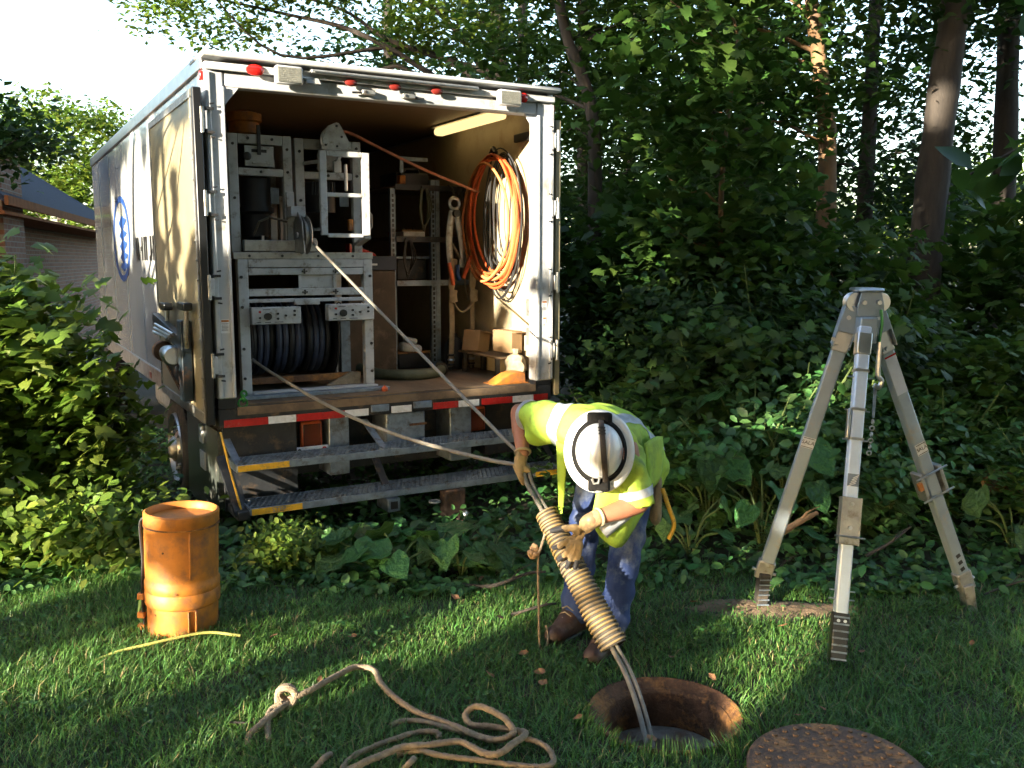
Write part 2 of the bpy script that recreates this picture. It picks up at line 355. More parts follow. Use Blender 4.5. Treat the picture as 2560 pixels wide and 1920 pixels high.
# raised edges that give the posts their channel look
MB().box(.001, .03, -.045, -.0305, .19, 2.15).build('post_flange', M['white'], pl, bevel=.005)
MB().box(.092, .111, -.042, -.0305, .19, 2.07).build('post_flange', M['white'], pl, bevel=.005)
MB().box(2.301, 2.325, -.042, -.0305, .16, 2.07).build('post_flange', M['white'], pr, bevel=.005)
MB().box(2.41, 2.439, -.045, -.0305, .16, 2.15).build('post_flange', M['white'], pr, bevel=.005)
hd = MB().box(.113, 2.299, -.025, .079, 2.072, 2.16).build('header', M['white'], trk, bevel=.01)
MB().prism([(-.055, 2.161), (.078, 2.161), (.078, 2.204), (-.055, 2.204)], .0, W_, 'x').build('header_band', M['white'], hd, bevel=.006)
MB().box(-.02, W_+.03, -.10, .30, 2.2285, 2.262).build('roof_visor', M['white'], trk, bevel=.012)
MB().prism([(.112, 2.07), (.112, 1.96), (.20, 2.07)], -.02, .0, 'y').build('corner_gusset', M['white'], hd)
MB().prism([(2.30, 2.07), (2.30, 1.96), (2.21, 2.07)], -.02, .0, 'y').build('corner_gusset', M['white'], hd)
# lamps on the header
def oval_light(u, wz, sx=.055, sz=.03, v=-.056):
    b = MB(); n0 = 0; b.lathe([(1, 0), (.96, -.4), (.6, -.85), (.001, -1)], 20, axis='y')
    b.v = [(p[0]*sx+u, p[1]*.022+v, p[2]*sz+wz) for p in b.v]; return b.build('marker_light', M['redl'], trk, smooth=True)
oval_light(.295, 2.178, .056, .034)
M['dimlens'] = mat('dark_red_lens', (.16, .016, .012), .3)  # darker red for the three middle lights below the gutter
for u in (.90, 1.202, 1.502): o = oval_light(u, 2.160, .042, .024); o.data.materials[0] = M['dimlens']
oval_light(2.175, 2.175, .034, .034)
MB().box(-.022, -.002, -.02, .03, 2.10, 2.155).build('marker_light', M['redl'], trk, bevel=.008)
MB().box(W_+.002, W_+.022, -.02, .03, 2.10, 2.155).build('marker_light', M['redl'], trk, bevel=.008)
def work_lamp(u0, u1, z0, z1):
    h = MB().box(u0, u1, -.115, -.058, z0, z1).build('work_lamp', M['white'], trk, bevel=.014)
    MB().box(u0+.012, u1-.012, -.1185, -.1155, z0+.012, z1-.012).build('lens', M['lens'], h)
    for k in range(7):
        zz = lerp(z0+.02, z1-.02, k/6); MB().box(u0+.016, u1-.016, -.1205, -.1188, zz-.002, zz+.002).build('lens_rib', M['lens'], h)
    MB().cyl(((u0+u1)/2, -.058, (z0+z1)/2), ((u0+u1)/2, -.027, (z0+z1)/2), .015).build('lamp_bracket', M['steel'], h)
work_lamp(.405, .575, 2.105, 2.215); work_lamp(1.95, 2.13, 2.105, 2.21)
MB().tube([(.575, -.075, 2.155), (.62, -.075, 2.152), (.64, -.06, 2.15)], .012, 8).build('lamp_arm', M['dullalu'], trk, smooth=True)
MB().prism([(.60, 2.125), (.70, 2.125), (.68, 2.16), (.60, 2.165)], -.085, -.057, 'y').build('lamp_bracket_plate', M['white'], trk, bevel=.004)
gb = MB(); gb.box(.63, 1.80, -.098, -.062, 2.188, 2.212); gb.build('drip_gutter', M['dullalu'], trk, bevel=.006)
MB().box(.65, 1.79, -.106, -.0985, 2.193, 2.2).build('gutter_lip', M['alu'], trk)
for u, s_ in ((1.02, -1), (1.30, 1)):
    lt = MB().box(u-.045, u+.045, -.062, -.026, 2.095, 2.128).build('door_catch', M['dullalu'], trk, bevel=.008)
    MB().cyl((u+s_*.045, -.045, 2.108), (u+s_*.11, -.05, 2.103), .007).build('catch_pin', M['steel'], lt)
    MB().cyl((u-.02, -.066, 2.112), (u-.02, -.0625, 2.112), .009).build('bolt', M['steel'], lt)
# hinges: straps on the post with a pin
for u0, s_, zs in ((.0, -1, (1.865, 1.38, .878, .40)), (W_, 1, (1.899, 1.419, .878, .377))):
    for z in zs:
        hg = MB().box(min(u0, u0+s_*.03)-.002, max(u0, u0+s_*.03)+.002, -.062, -.0455, z-.055, z+.055).build('hinge', M['white'] if s_ < 0 else M['alu'], trk, bevel=.004)
        MB().cyl((u0+s_*.03, -.055, z-.075), (u0+s_*.03, -.055, z+.075), .014, n=12).build('hinge_pin', M['dullalu'], hg, smooth=True)
        for dz in (-.068, .068):
            MB().box(u0-s_*.005-.012, u0-s_*.03+.012, -.058, -.0465, z+dz-.008, z+dz+.008).build('hinge_strap', M['steel'], hg)
        for dz in (.095, -.095):
            MB().tube([(u0-s_*.02, -.05, z+dz), (u0-s_*.045, -.052, z+dz*1.05)], .005, 6).build('hinge_bolt', M['steel'], hg)
# warning decals on the posts
def decal(u, z, sw=.05, sh=.075):
    d = MB().box(u-sw/2, u+sw/2, -.0325, -.0307, z-sh/2, z+sh/2).build('warning_decal', M['tapew'], trk)
    MB().box(u-sw/2+.003, u+sw/2-.003, -.0335, -.0328, z+sh/2-.016, z+sh/2-.003).build('decal_heading', M['orange'], d)
    for k in range(6):
        MB().box(u-sw/2+.005, u+sw/2-random.uniform(.004, .016), -.0335, -.0328, z+sh/2-.027-k*.008, z+sh/2-.0245-k*.008).build('decal_line', M['steel'], d)
decal(.06, .637, .052, .085); decal(2.37, .72, .045, .05); decal(2.37, .60, .03, .05)
# sill with reflective tape
sill = MB().box(.0, W_, -.02, .082, .0, .12).build('sill', M['steel'], trk, bevel=.006)
MB().box(.115, 2.298, -.03, -.0205, .075, .128).build('floor_edge', M['wood'], sill)
seg = [(.029,.307,'red'),(.307,.488,'tapew'),(.488,.817,'red'),(.817,.985,'tapew'),(1.148,1.30,'tapew'),(1.462,1.661,'red'),(1.661,1.828,'tapew'),(1.847,2.105,'red'),(2.105,2.284,'tapew'),(2.284,2.41,'red')]
for a, c, m in seg: MB().box(a+.001, c-.001, -.0235, -.0205, .003, .05).build('reflective_tape', M[m], sill)
MB().box(-.017, -.0145, .10, .20, .02, .07).build('reflective_tape', M['red'], trk)
MB().box(-.017, -.0145, 2.55, 2.66, .03, .08).build('reflective_tape', M['red'], trk)
for a, c in ((1.0, 1.13), (1.31, 1.45)): MB().box(a, c, -.034, -.0205, .022, .07).build('dock_bumper_plate', M['galv'], sill, bevel=.004)
# undercarriage seen under the sill
MB().box(.05, 2.39, .30, .42, -.42, -.001).build('cross_member', M['steel'], trk)
for a, c in ((.73, .87), (1.63, 1.80)): MB().box(a, c, .05, .298, -.40, -.002).build('frame_bracket', M['galv'], trk, bevel=.006)
for a in (.72, 1.62): MB().box(a, a+.08, .43, 7.5, -.35, -.12).build('chassis_rail', M['steel'], trk)
MB().box(1.12, 1.41, .0, .28, -.21, -.003).build('junction_box', M['galv'], trk, bevel=.008)
MB().box(1.29, 1.42, -.012, -.0005, -.10, -.085).build('box_latch', M['rust'], trk)
def tail(u):
    t = MB().box(u-.075, u+.075, .08, .12, -.205, -.025).build('tail_lamp', M['orangehose'], trk, bevel=.015)
    MB().box(u-.06, u+.06, .072, .0795, -.19, -.04).build('lens', mat('dark_amber_lens', (.10, .025, .012), .2), t, bevel=.006)
tail(.62); tail(1.86)
pb = MB().box(.47, .72, .04, .06, -.225, -.185).build('lamp_bar', M['tapew'], trk, bevel=.004)
MB().cyl((.52, .032, -.205), (.52, .0395, -.205), .012).build('reflector', M['blackm'], pb); MB().cyl((.69, .032, -.205), (.69, .0395, -.205), .014).build('reflector', M['redl'], pb)
MB().box(.02, .45, .12, .28, -.40, -.004).build('side_bracket', M['steel'], trk)
MB().box(1.95, 2.40, .12, .28, -.40, -.004).build('side_bracket', M['steel'], trk)
# grated steps
def step(u0, u1, v0, v1, z, name='rear_step'):
    s_ = MB().box(u0, u1, v0, v0+.012, z-.045, z-.0).build(name, M['galv'], trk, bevel=.003)
    MB().box(u0, u1, v1-.012, v1, z-.045, z).build('back_channel', M['galv'], s_)
    for uu in (u0, u1-.012): MB().box(uu, uu+.012, v0+.0125, v1-.0125, z-.045, z-.001).build('end_channel', M['galv'], s_)
    b = MB(); nu = int((u1-u0)/.034); nv = 6      # expanded serrated grating
    for i in range(nu):
        for j in range(nv):
            u = u0+.02+(i+.5*(j % 2))*.034; v = lerp(v0+.02, v1-.02, (j+.5)/nv); dv = (v1-v0-.04)/nv*.5
            for (a, c) in (((-.017, 0), (0, dv)), ((0, dv), (.017, 0)), ((.017, 0), (0, -dv)), ((0, -dv), (-.017, 0))):
                if a[1] < 0 or c[1] < 0: continue
                p0 = (u+a[0], v+a[1], z-.008); p1 = (u+c[0], v+c[1], z-.008)
                b.bar(p0, p1, .0045, .02)
            b.prism([(u-.010, z+.001), (u+.010, z+.001), (u, z+.010)], v-.003, v+.003, 'y')
    g = b.build('grating', M['galv'], s_); g['kind'] = 'stuff'
    return s_
s1 = step(.035, 2.40, -.30, -.05, -.185); s2 = step(.09, 2.36, -.36, -.10, -.445)
def letters(txt, size, loc, rot, m, parent, name, ext=.0006):
    c = bpy.data.curves.new(name, 'FONT'); c.body = txt; c.size = size; c.extrude = ext; c.align_x = 'CENTER'; c.align_y = 'CENTER'
    o = bpy.data.objects.new('tmp', c); COL.objects.link(o); bpy.context.view_layer.update()
    me = bpy.data.meshes.new_from_object(o.evaluated_get(bpy.context.evaluated_depsgraph_get())); bpy.data.objects.remove(o)
    me.materials.clear(); me.materials.append(m); o = bpy.data.objects.new(name, me); COL.objects.link(o)
    o.location = loc; o.rotation_euler = rot; o.parent = parent; return o
MB().box(.042, .355, -.3030, -.3005, -.225, -.188).build('yellow_decal', M['yellow'], s1)
yd_ = MB().box(.10, .41, -.3630, -.3605, -.487, -.449).build('yellow_decal', M['yellow'], s2)
letters('STEP', .042, (.265, -.3637, -.469), (PI/2, 0, 0), M['galv'], s2, 'decal_lettering')
MB().box(2.1, 2.35, -.3630, -.3605, -.487, -.449).build('yellow_decal', M['yellow'], s2)
for u in (.05, 1.0, 2.33):
    MB().bar((u, .11, -.05), (u+.01, -.25, -.20), .045, .012).build('step_hanger', M['galv'], trk)
    MB().bar((u+.02, .05, -.22), (u+.03, -.22, -.47), .05, .012).build('step_hanger', M['steel'], trk)
MB().tube([(-.03, -.20, .01), (.005, -.23, -.2), (.06, -.28, -.49)], .014, 8, flat=.5).build('grab_strap', M['yellow'], trk, smooth=True)
MB().bar((.0, -.05, -.17), (.05, -.3, -.50), .07, .02).build('step_side_plate', M['steel'], trk)
MB().box(.02, .10, -.34, -.08, -.52, -.46).build('step_foot', M['steel'], trk, bevel=.01)
# towing hitch
M['hitch'] = mat('dark_hitch_rust', (.055, .033, .022), .8, .2, var=.5, vscale=14, bump=.5, dirt=(.16, .075, .03), dscale=12, damt=.35)
ht = MB().box(1.37, 1.53, -.40, -.30, -.70, -.49).build('hitch', M['hitch'], trk, bevel=.015)
MB().tube([(1.47, -.40, -.70), (1.47, -.46, -.72), (1.47, -.46, -.78)], .028, 10).build('pintle', M['hitch'], ht, smooth=True)
MB().sphere((1.50, -.44, -.66), .032).build('ball', M['alu'], ht, smooth=True)
MB().lathe([(.035+.008*math.cos(a), .008*math.sin(a)) for a in np.linspace(0, 2*PI, 9)[:-1]], 18, (1.31, -.36, -.56), closed=True).build('chain_ring', M['dullalu'], ht, smooth=True)
MB().box(1.0, 1.09, -.30, -.10, -.61, -.52).build('receiver_tube', M['galv'], trk, bevel=.006)
MB().box(1.02, 1.07, -.3025, -.3005, -.59, -.54).build('tube_mouth', M['black'], trk)
MB().prism([(.75, -.34), (1.6, -.30), (2.2, -.36), (2.2, -.42), (1.55, -.37), (.75, -.42)], .45, .47, 'y').build('drawbar', M['rust'], trk)
# side locker behind the wheel
lk = MB().prism([(.03, -.03), (1.05, -.03), (1.10, -.62), (.90, -.66), (.08, -.54)], .0, .03, 'x').build('side_locker', mat('scuffed_locker_panel', (.10, .115, .10), .25, .3, var=.5, vscale=5, bump=.06, bscale=6, dirt=(.22, .21, .18), dscale=5, damt=.2), trk)
MB().box(-.012, -.0005, .48, .58, -.18, -.06).build('latch', M['tapew'], lk); MB().box(-.008, -.0005, .44, .60, -.36, -.24).build('label_plate', M['tapew'], lk)
MB().box(.031, .5, .03, .06, -.55, -.004).build('locker_rear', M['steel'], trk)
# wheels
def wheel(u0, u1, v, z, r=.46):
    wh = bpy.data.objects.new('wheel', None); COL.objects.link(wh); wh.parent = trk; wh.location = (u0, v, z)
    wd = u1-u0; b = MB()
    b.lathe([(r*.6, .03), (r*.75, .0), (r*.93, .015), (r*.99, .04), (r, .07), (r, wd-.07), (r*.97, wd-.02), (r*.6, wd)], 40, axis='x'); b.build('tyre', M['tyre'], wh, smooth=True)
    b = MB()
    for k in range(44):
        a = 2*PI*k/44; c_, s_ = math.cos(a), math.sin(a)
        b.bar((.03, c_*(r+.006), s_*(r+.006)), (wd*.42, c_*(r+.006), s_*(r+.006)), .03, .016, up=(0, c_, s_)); 
    tr = b.build('tread', M['tyre'], wh); tr['kind'] = 'stuff'
    MB().lathe([(.10, .0), (.14, .03), (.22, .09), (r*.56, .035), (r*.62, -.004), (r*.64, .02), (r*.60, .12)], 40, axis='x').build('rim', M['alu'], wh, smooth=True)
    b = MB(); b.lathe([(.001, -.05), (.07, -.045), (.10, -.01), (.11, .08)], 24, axis='x'); b.build('hub', M['dullalu'], wh, smooth=True)
    for k in range(8):
        a = 2*PI*k/8; MB().cyl((.055, .165*math.cos(a), .165*math.sin(a)), (.0, .165*math.cos(a), .165*math.sin(a)), .014, n=6).build('lug_nut', M['dullalu'], wh)
    return wh
wheel(.05, .30, 1.95, -.485); wheel(.32, .57, 1.95, -.485); wheel(2.39-.25, 2.39, 1.95, -.485); wheel(.05, .32, 6.9, -.485); wheel(2.12, 2.39, 6.9, -.485)
MB().cyl((.3, 1.95, -.485), (2.2, 1.95, -.485), .07).build('axle', M['steel'], trk)
MB().box(.25, 1.0, 3.0, 4.3, -.45, -.06).build('fuel_tank', M['dullalu'], trk, bevel=.08)
# cab in front of the box
cb = MB().prism([(6.75, -.35), (8.4, -.35), (8.45, .35), (8.15, .55), (7.85, 1.35), (6.75, 1.45)], .16, 2.28, 'x').build('cab', M['white'], trk, bevel=.04)
for s_ in (.155, 2.281): MB().prism([(7.0, .45), (8.0, .45), (7.75, 1.2), (7.0, 1.25)], s_, s_+.004, 'x').build('cab_window', mat('cab_glass', (.015, .018, .02), .06, coat=.6), cb)
# open rear door folded back against the left side
dr = MB().box(-.075, -.03, -.02, 1.62, .03, 2.05).build('open_door', M['door'], trk, bevel=.006)
MB().box(-.080, -.028, -.065, -.0205, .03, 2.05).build('door_seal', M['blackm'], dr, bevel=.008)
MB().box(-.083, -.0755, .0, 1.60, 2.0, 2.045).build('door_trim', M['dullalu'], dr); MB().box(-.083, -.0755, .0, 1.60, .035, .10).build('door_trim', M['dullalu'], dr)
MB().box(-.083, -.0755, 1.57, 1.60, .105, 1.995).build('door_trim', M['dullalu'], dr); MB().box(-.083, -.0755, -.015, .02, .105, 1.995).build('door_trim', M['dullalu'], dr)
for z in np.arange(.2, 2, .12): MB().sphere((-.084, .0, z), .008, 6, 4).build('rivet', M['dullalu'], dr)
# the other door folded back on the right side
MB().box(W_+.03, W_+.075, -.02, 1.2, .03, 2.05).build('open_door', M['door'], trk, bevel=.006)
# lamp-and-vise bracket on the door
vs = bpy.data.objects.new('vise', None); COL.objects.link(vs); vs.parent = trk
bluesteel = mat('dark_blue_steel', (.02, .035, .05), .4, .4, var=.4, vscale=10, dirt=(.12, .06, .03), dscale=8, damt=.35)
MB().box(-.15, -.085, .28, .42, .14, .66).build('post', bluesteel, vs, bevel=.008)
MB().bar((-.12, .30, .5), (-.15, 1.25, .62), .05, .09).build('arm', bluesteel, vs, bevel=.006)
MB().prism([(.42, .20), (1.05, .33), (.42, .38)], -.13, -.12, 'x').build('gusset', bluesteel, vs)
MB().bar((-.125, .40, .16), (-.135, 1.1, .36), .02, .02).build('brace', M['rust'], vs)
for v, z in ((.92, .70), (.22, .73)):
    MB().tube([(-.12, v, z), (-.13, v, z-.16), (-.12, v+.04, z-.24)], .016, 8).build('grip_stem', M['dullalu'], vs, smooth=True)
    MB().box(-.16, -.10, v-.11, v+.11, z, z+.05).build('grip', M['blackm'], vs, bevel=.01)
b = MB(); b.lathe([(.02, 0), (.055, .0), (.07, .04), (.05, .26), (.02, .30)], 24, (-.17, .46, .42), 'y'); b.build('work_light_shade', M['alu'], vs, smooth=True)
MB().lathe([(.03, 0), (.07, .005), (.07, .10), (.03, .12)], 16, (-.17, .80, .42), 'y').build('jaw', M['rust'], vs, smooth=True)
for k in range(3): MB().cyl((-.16, .5+.1*k, .56-.02*k), (-.20, .95+.05*k, .60-.03*k), .011, n=8).build('rod', M['alu'], vs, smooth=True)
# company mark and lettering on the side
b = MB()
n = 48; cvx, cwz, ra, rb_ = 4.15, 1.25, .62, .42
vs_, fs_ = [], []
for k in range(n):
    a = 2*PI*k/n; th = .75 if math.sin(a) > -.2 else .80
    for q in (1, .86): vs_.append((-.0045, cvx+ra*q*math.cos(a), cwz+rb_*q*math.sin(a)))
for k in range(n): l = (k+1) % n; fs_.append((2*k, 2*l, 2*l+1, 2*k+1))
b.add(vs_, fs_); logo = b.build('blue_logo', M['blue'], trk)
for k, (a0, a1) in enumerate(((.55, .2), (.3, .12), (.1, .2), (-.12, .15), (-.32, .1))):
    b = MB(); b.add([(-.005, cvx-.42, cwz+a0*.5-.1), (-.005, cvx-.1, cwz+a0*.5-.05), (-.005, cvx+.15, cwz+a0*.5-.12), (-.005, cvx-.1, cwz+a0*.5-.12-a1*.4)], [(0, 1, 2, 3)]); b.build('logo_wave', M['blue'], logo)
lt = bpy.data.objects.new('side_lettering', None); COL.objects.link(lt); lt.parent = trk
for k in range(6):
    v = 3.15-.24*k; b = MB()
    b.box(-.0075, -.0045, v-.16, v-.11, 1.04, 1.24)
    if k % 2 == 0: b.box(-.0075, -.0045, v-.05, v-.0, 1.04, 1.24)
    b.box(-.0075, -.0045, v-.1095, v-.051, [1.04, 1.12, 1.2][k % 3], [1.08, 1.16, 1.24][k % 3])
    b.build('letter', M['blackm'], lt)

# ================================================================== what stands and hangs inside the truck
def tt(name, label, cat, u, v, w, group=None):
    return thing(name, label, cat, TW(u, v, w), TY, group), (u, v, w)
# ceiling lamp (part of the truck)
lp = MB().box(2.17, 2.27, .34, 1.45, 2.085, 2.149).build('ceiling_lamp', M['lampglow'], trk, bevel=.025)
MB().box(2.16, 2.28, .32, 1.47, 2.1495, 2.1645).build('lamp_base', M['white'], lp)
# load-securing track and tie rail on the right wall
MB().box(2.375, 2.398, .10, .13, .2, 1.9).build('tie_rail', M['dullalu'], trk); 
for z in (.62, .40): MB().box(2.36, 2.398, .12, .22, z, z+.13).build('wall_bracket', M['dullalu'], trk, bevel=.004)
MB().box(2.365, 2.398, .10, .42, 1.93, 1.99).build('hose_hook', M['blackm'], trk, bevel=.006)

def control_box(parent, off, u0, u1, z0, z1, v=.352):
    c = MB(off).box(u0, u1, v, v+.075, z0, z1).build('control_box', M['rackwhite'], parent, bevel=.007)
    W = u1-u0; cz = (z0+z1)/2
    MB(off).cyl((u0+W*.32, v-.018, cz-.004), (u0+W*.32, v-.0005, cz-.004), .024, .026, 20).build('dial', M['blackm'], c, smooth=True)
    for fx, fz, m in ((.16, .028, 'redl'), (.16, -.012, 'blackm'), (.52, .014, 'blackm'), (.52, -.020, 'blackm'), (.68, .0, 'blackm'), (.86, .030, 'blackm'), (.86, .002, 'blackm')):
        MB(off).cyl((u0+W*fx, v-.012, cz+fz), (u0+W*fx, v-.0005, cz+fz), .008, n=10).build('switch', M[m], c, smooth=True)
    for fx, fz, wd in ((.14, -.042, .03), (.32, -.043, .04), (.54, -.043, .06), (.3, .042, .05)):
        MB(off).box(u0+W*fx-wd/2, u0+W*fx+wd/2, v-.0012, v-.0004, cz+fz-.0022, cz+fz+.0022).build('panel_marking', M['steel'], c)
    for fx in (.25, .75): MB(off).tube([(u0+W*fx-.015, v+.02, z1), (u0+W*fx, v+.02, z1+.014), (u0+W*fx+.015, v+.02, z1)], .004, 6).build('clip', M['steel'], c)
    return c
def bolt(parent, off, u, v, z, r=.011, m='steel'):
    return MB(off).cyl((u, v-.008, z), (u, v-.0004, z), r, n=6).build('bolt', M[m], parent)

# --- lower rack with the big hose reel
rk, off = tt('reel_rack', 'white steel rack with two control boxes and a hose reel on truck floor', 'rack', .72, .65, .131)
def rb(name, *a, m='rackwhite', bevel=.004): return MB(off).box(*a).build(name, M[m], rk, bevel=bevel)
rb('post', .25, .318, .40, .46, .131, 1.047); rb('post', 1.13, 1.195, .40, .46, .131, 1.047); rb('post', .25, .31, 1.05, 1.11, .131, 1.0); rb('post', 1.13, 1.19, 1.05, 1.11, .131, 1.0)
rb('top_rail', .3185, 1.1295, .398, .455, .992, 1.047); rb('rail', .3185, 1.1295, .402, .45, .942, .988)
rb('rail', .3185, 1.1295, .404, .45, .80, .85); rb('thin_rail', .3185, 1.1295, .41, .44, .757, .782)
rb('centre_plate', .68, .92, .42, .44, .8505, .9415); rb('name_plate', .62, .80, .385, .40, .738, .778)
rb('plate_rib', .66, .68, .41, .4195, .8505, .9415); rb('plate_rib', .905, .93, .41, .4195, .8505, .9415)
rb('foot_rail', .3185, 1.1295, .41, .45, .131, .155); rb('lower_beam', .3185, 1.1295, .50, .56, .19, .235, m='rust')
rb('loose_channel', .20, 1.23, .20, .26, .131, .158, m='galv'); rb('loose_channel', .30, 1.18, .29, .34, .131, .165, m='rackwhite')
for u in (.70, .92):
    for z in (.966, .824):
        for d in ((0, 0), (.014, 0), (-.014, 0), (0, .011), (0, -.011)): bolt(rk, off, u+d[0], .401 if z > .9 else .403, z+d[1], .006)
for z in (.93, .73, .45, .25): bolt(rk, off, .27, .399, z); bolt(rk, off, 1.175, .399, z)
control_box(rk, off, .318, .655, .612, .728); control_box(rk, off, .845, 1.185, .622, .738)
# reel
rl = bpy.data.objects.new('hose_reel', None); COL.objects.link(rl); rl.parent = rk
MB(off).cyl((.34, .78, .50), (1.12, .78, .50), .10, n=20).build('reel_core', M['dark'], rl, smooth=True)
for u in (.335, .95): MB(off).lathe([(.08, 0), (.33, 0), (.335, .006), (.33, .012), (.08, .012)], 36, (u, .78, .50), 'x').build('reel_flange', M['dark'], rl, smooth=True)
for k in range(13):
    u = .37+k*.044; R = .255-(.03 if k % 5 == 3 else 0)
    MB(off).lathe([(R+.021*math.cos(a), .021*math.sin(a)) for a in np.linspace(0, 2*PI, 9)[:-1]], 36, (u, .78, .50), 'x', closed=True).build('hose_turn', M['bluehose'] if k % 3 else M['dark'], rl, smooth=True)
MB(off).lathe([(.02, 0), (.13, .0), (.135, .05), (.06, .07)], 24, (1.0, .78, .50), 'x').build('reel_gear', M['steel'], rl, smooth=True)
MB(off).box(1.02, 1.09, .6, .68, .2, .6).build('chain_guard', M['galv'], rk)
# tarp scrap at the rack foot
MB(off).prism([(.86, .158), (1.11, .158), (1.11, .235), (1.05, .245)], .46, .49, 'y').build('canvas_scrap', M['strap'], rk)

# --- bench plate on top of the rack
pt, off = tt('bench_plate', 'narrow worn steel plate lying across the top of the hose reel rack', 'plate', .71, .62, 1.048)
MB(off).box(.225, 1.20, .40, .98, 1.048, 1.095).build('plate', M['dullalu'], pt, bevel=.004)
for u in (.33, .55, .80, 1.05): bolt(pt, off, u, .3995, 1.07, .009)

# --- left winch frame
wl, off = tt('winch_frame', 'grey white winch frame left on the bench, with motor and pulley wheel', 'winch', .44, .6, 1.096)
def fb(t, off, name, *a, m='rackwhite', bevel=.004): return MB(off).box(*a).build(name, M[m], t, bevel=bevel)
fb(wl, off, 'post', .228, .292, .45, .50, 1.096, 1.868); fb(wl, off, 'post', .592, .652, .45, .50, 1.096, 1.868)
fb(wl, off, 'post', .228, .28, .85, .90, 1.096, 1.75); fb(wl, off, 'post', .60, .65, .85, .90, 1.096, 1.75)
fb(wl, off, 'top_rail', .2925, .5915, .452, .498, 1.805, 1.868); fb(wl, off, 'middle_rail', .2925, .5915, .452, .498, 1.60, 1.648)
fb(wl, off, 'slotted_plate', .34, .535, .46, .475, 1.662, 1.795); fb(wl, off, 'plate_slot', .385, .485, .4565, .4595, 1.752, 1.772, m='black', bevel=0)
fb(wl, off, 'plate_lip', .385, .495, .445, .4595, 1.675, 1.690); fb(wl, off, 'crank', .42, .445, .44, .4515, 1.735, 1.93, m='steel')
MB(off).sphere((.355, .455, 1.725), .028, 10, 6, (1, .4, 1)).build('knob', M['blackm'], wl)
fb(wl, off, 'base_rail', .30, .80, .40, .4495, 1.10, 1.175, m='dullalu'); fb(wl, off, 'side_gusset', .60, .655, .43, .4495, 1.1, 1.5)
MB(off).cyl((.44, .62, 1.40), (.44, .62, 1.59), .105, n=28).build('motor', M['dark'], wl, smooth=True)
MB(off).lathe([(.11, 1.40), (.125, 1.40), (.125, 1.37), (.09, 1.35), (.09, 1.2), (.06, 1.18)], 24, (.44, .62, 0)).build('gearbox', M['dark'], wl, smooth=True)
fb(wl, off, 'junction_plate', .52, .578, .52, .53, 1.42, 1.53, m='galv'); MB(off).cyl((.44, .46, 1.175), (.44, .46, 1.205), .012).build('stud_bolt', M['alu'], wl)
MB(off).tube([(.40, .55, 1.2), (.43, .5, 1.3), (.50, .5, 1.33), (.60, .42, 1.30)], .008, 8).build('control_cable', M['cable'], wl, smooth=True)
for u, z in ((.26, 1.80), (.62, 1.78), (.62, 1.63), (.26, 1.45), (.62, 1.45), (.36, 1.84), (.52, 1.84), (.44, 1.625)): bolt(wl, off, u, .449, z, .010)
pw = MB(off); pw.lathe([(.02, 0), (.125, .0), (.13, .006), (.095, .016), (.095, .030), (.13, .04), (.125, .046), (.02, .046)], 32, (.66, .33, 1.21), 'x'); pw.build('pulley', M['dullalu'], wl, smooth=True)
MB(off).prism([(.20, 1.09), (.46, 1.09), (.46, 1.15), (.42, 1.30), (.33, 1.365), (.24, 1.30)], .642, .652, 'x').build('pulley_guard', M['dullalu'], wl, bevel=.003)
MB(off).cyl((.63, .33, 1.21), (.74, .33, 1.21), .018).build('pulley_pin', M['alu'], wl, smooth=True)
fb(wl, off, 'pulley_bracket', .60, .70, .33, .449, 1.33, 1.40)
# orange jug up in the corner behind the frame
jg, off = tt('orange_jug', 'dim orange lid high in the dark left corner above the winch frame', 'jug', .40, .70, 1.869)
MB(off).lathe([(.08, 1.89), (.10, 1.90), (.10, 1.97), (.12, 1.98), (.12, 2.03), (.05, 2.05)], 24, (.40, .70, 0)).build('lid', M['orange'], jg, smooth=True); MB(off).lathe([(.06, 1.869), (.075, 1.87), (.075, 1.889)], 16, (.40, .70, 0)).build('neck', M['dark'], jg, smooth=True)

# --- right winch frame with the white swing gate
wr, off = tt('winch_frame', 'white winch frame on the bench with a sunlit gate and a pointed pulley guard', 'winch', .95, .6, 1.096)
fb(wr, off, 'post', .688, .752, .50, .55, 1.096, 1.868); fb(wr, off, 'post', 1.10, 1.162, .50, .55, 1.096, 1.868)
MB(off).box(.688, .70, .551, 1.0, 1.50, 1.868).build('side_plate', M['rackwhite'], wr); fb(wr, off, 'post', .69, .74, .92, .97, 1.096, 1.5)
fb(wr, off, 'top_rail', .7525, 1.0995, .502, .548, 1.80, 1.868); fb(wr, off, 'middle_rail', .7525, 1.0995, .502, .548, 1.60, 1.648)
MB(off).bar((.70, .56, 1.25), (.70, .95, 1.82), .02, .03, up=(1, 0, 0)).build('brace', M['rackwhite'], wr)
fb(wr, off, 'foot', .67, .80, .42, .4995, 1.096, 1.19, m='dullalu')
gt = bpy.data.objects.new('swing_gate', None); COL.objects.link(gt); gt.parent = wr
for a in ((.79, .838, 1.21, 1.77), (1.092, 1.142, 1.21, 1.77)): MB(off).box(a[0], a[1], .28, .31, a[2], a[3]).build('gate_stile', M['rackwhite'], gt, bevel=.004)
for z0, z1 in ((1.735, 1.772), (1.468, 1.495), (1.195, 1.222)): MB(off).box(.8385, 1.0915, .282, .308, z0, z1).build('gate_rail', M['rackwhite'], gt, bevel=.004)
MB(off).bar((.80, .31, 1.25), (.75, .50, 1.25), .02, .02).build('gate_hinge', M['rackwhite'], gt); MB(off).bar((.80, .31, 1.7), (.75, .50, 1.7), .02, .02).build('gate_hinge', M['rackwhite'], gt)
MB(off).bar((1.13, .31, 1.20), (1.12, .50, 1.15), .05, .02).build('gate_hinge', M['rackwhite'], gt)
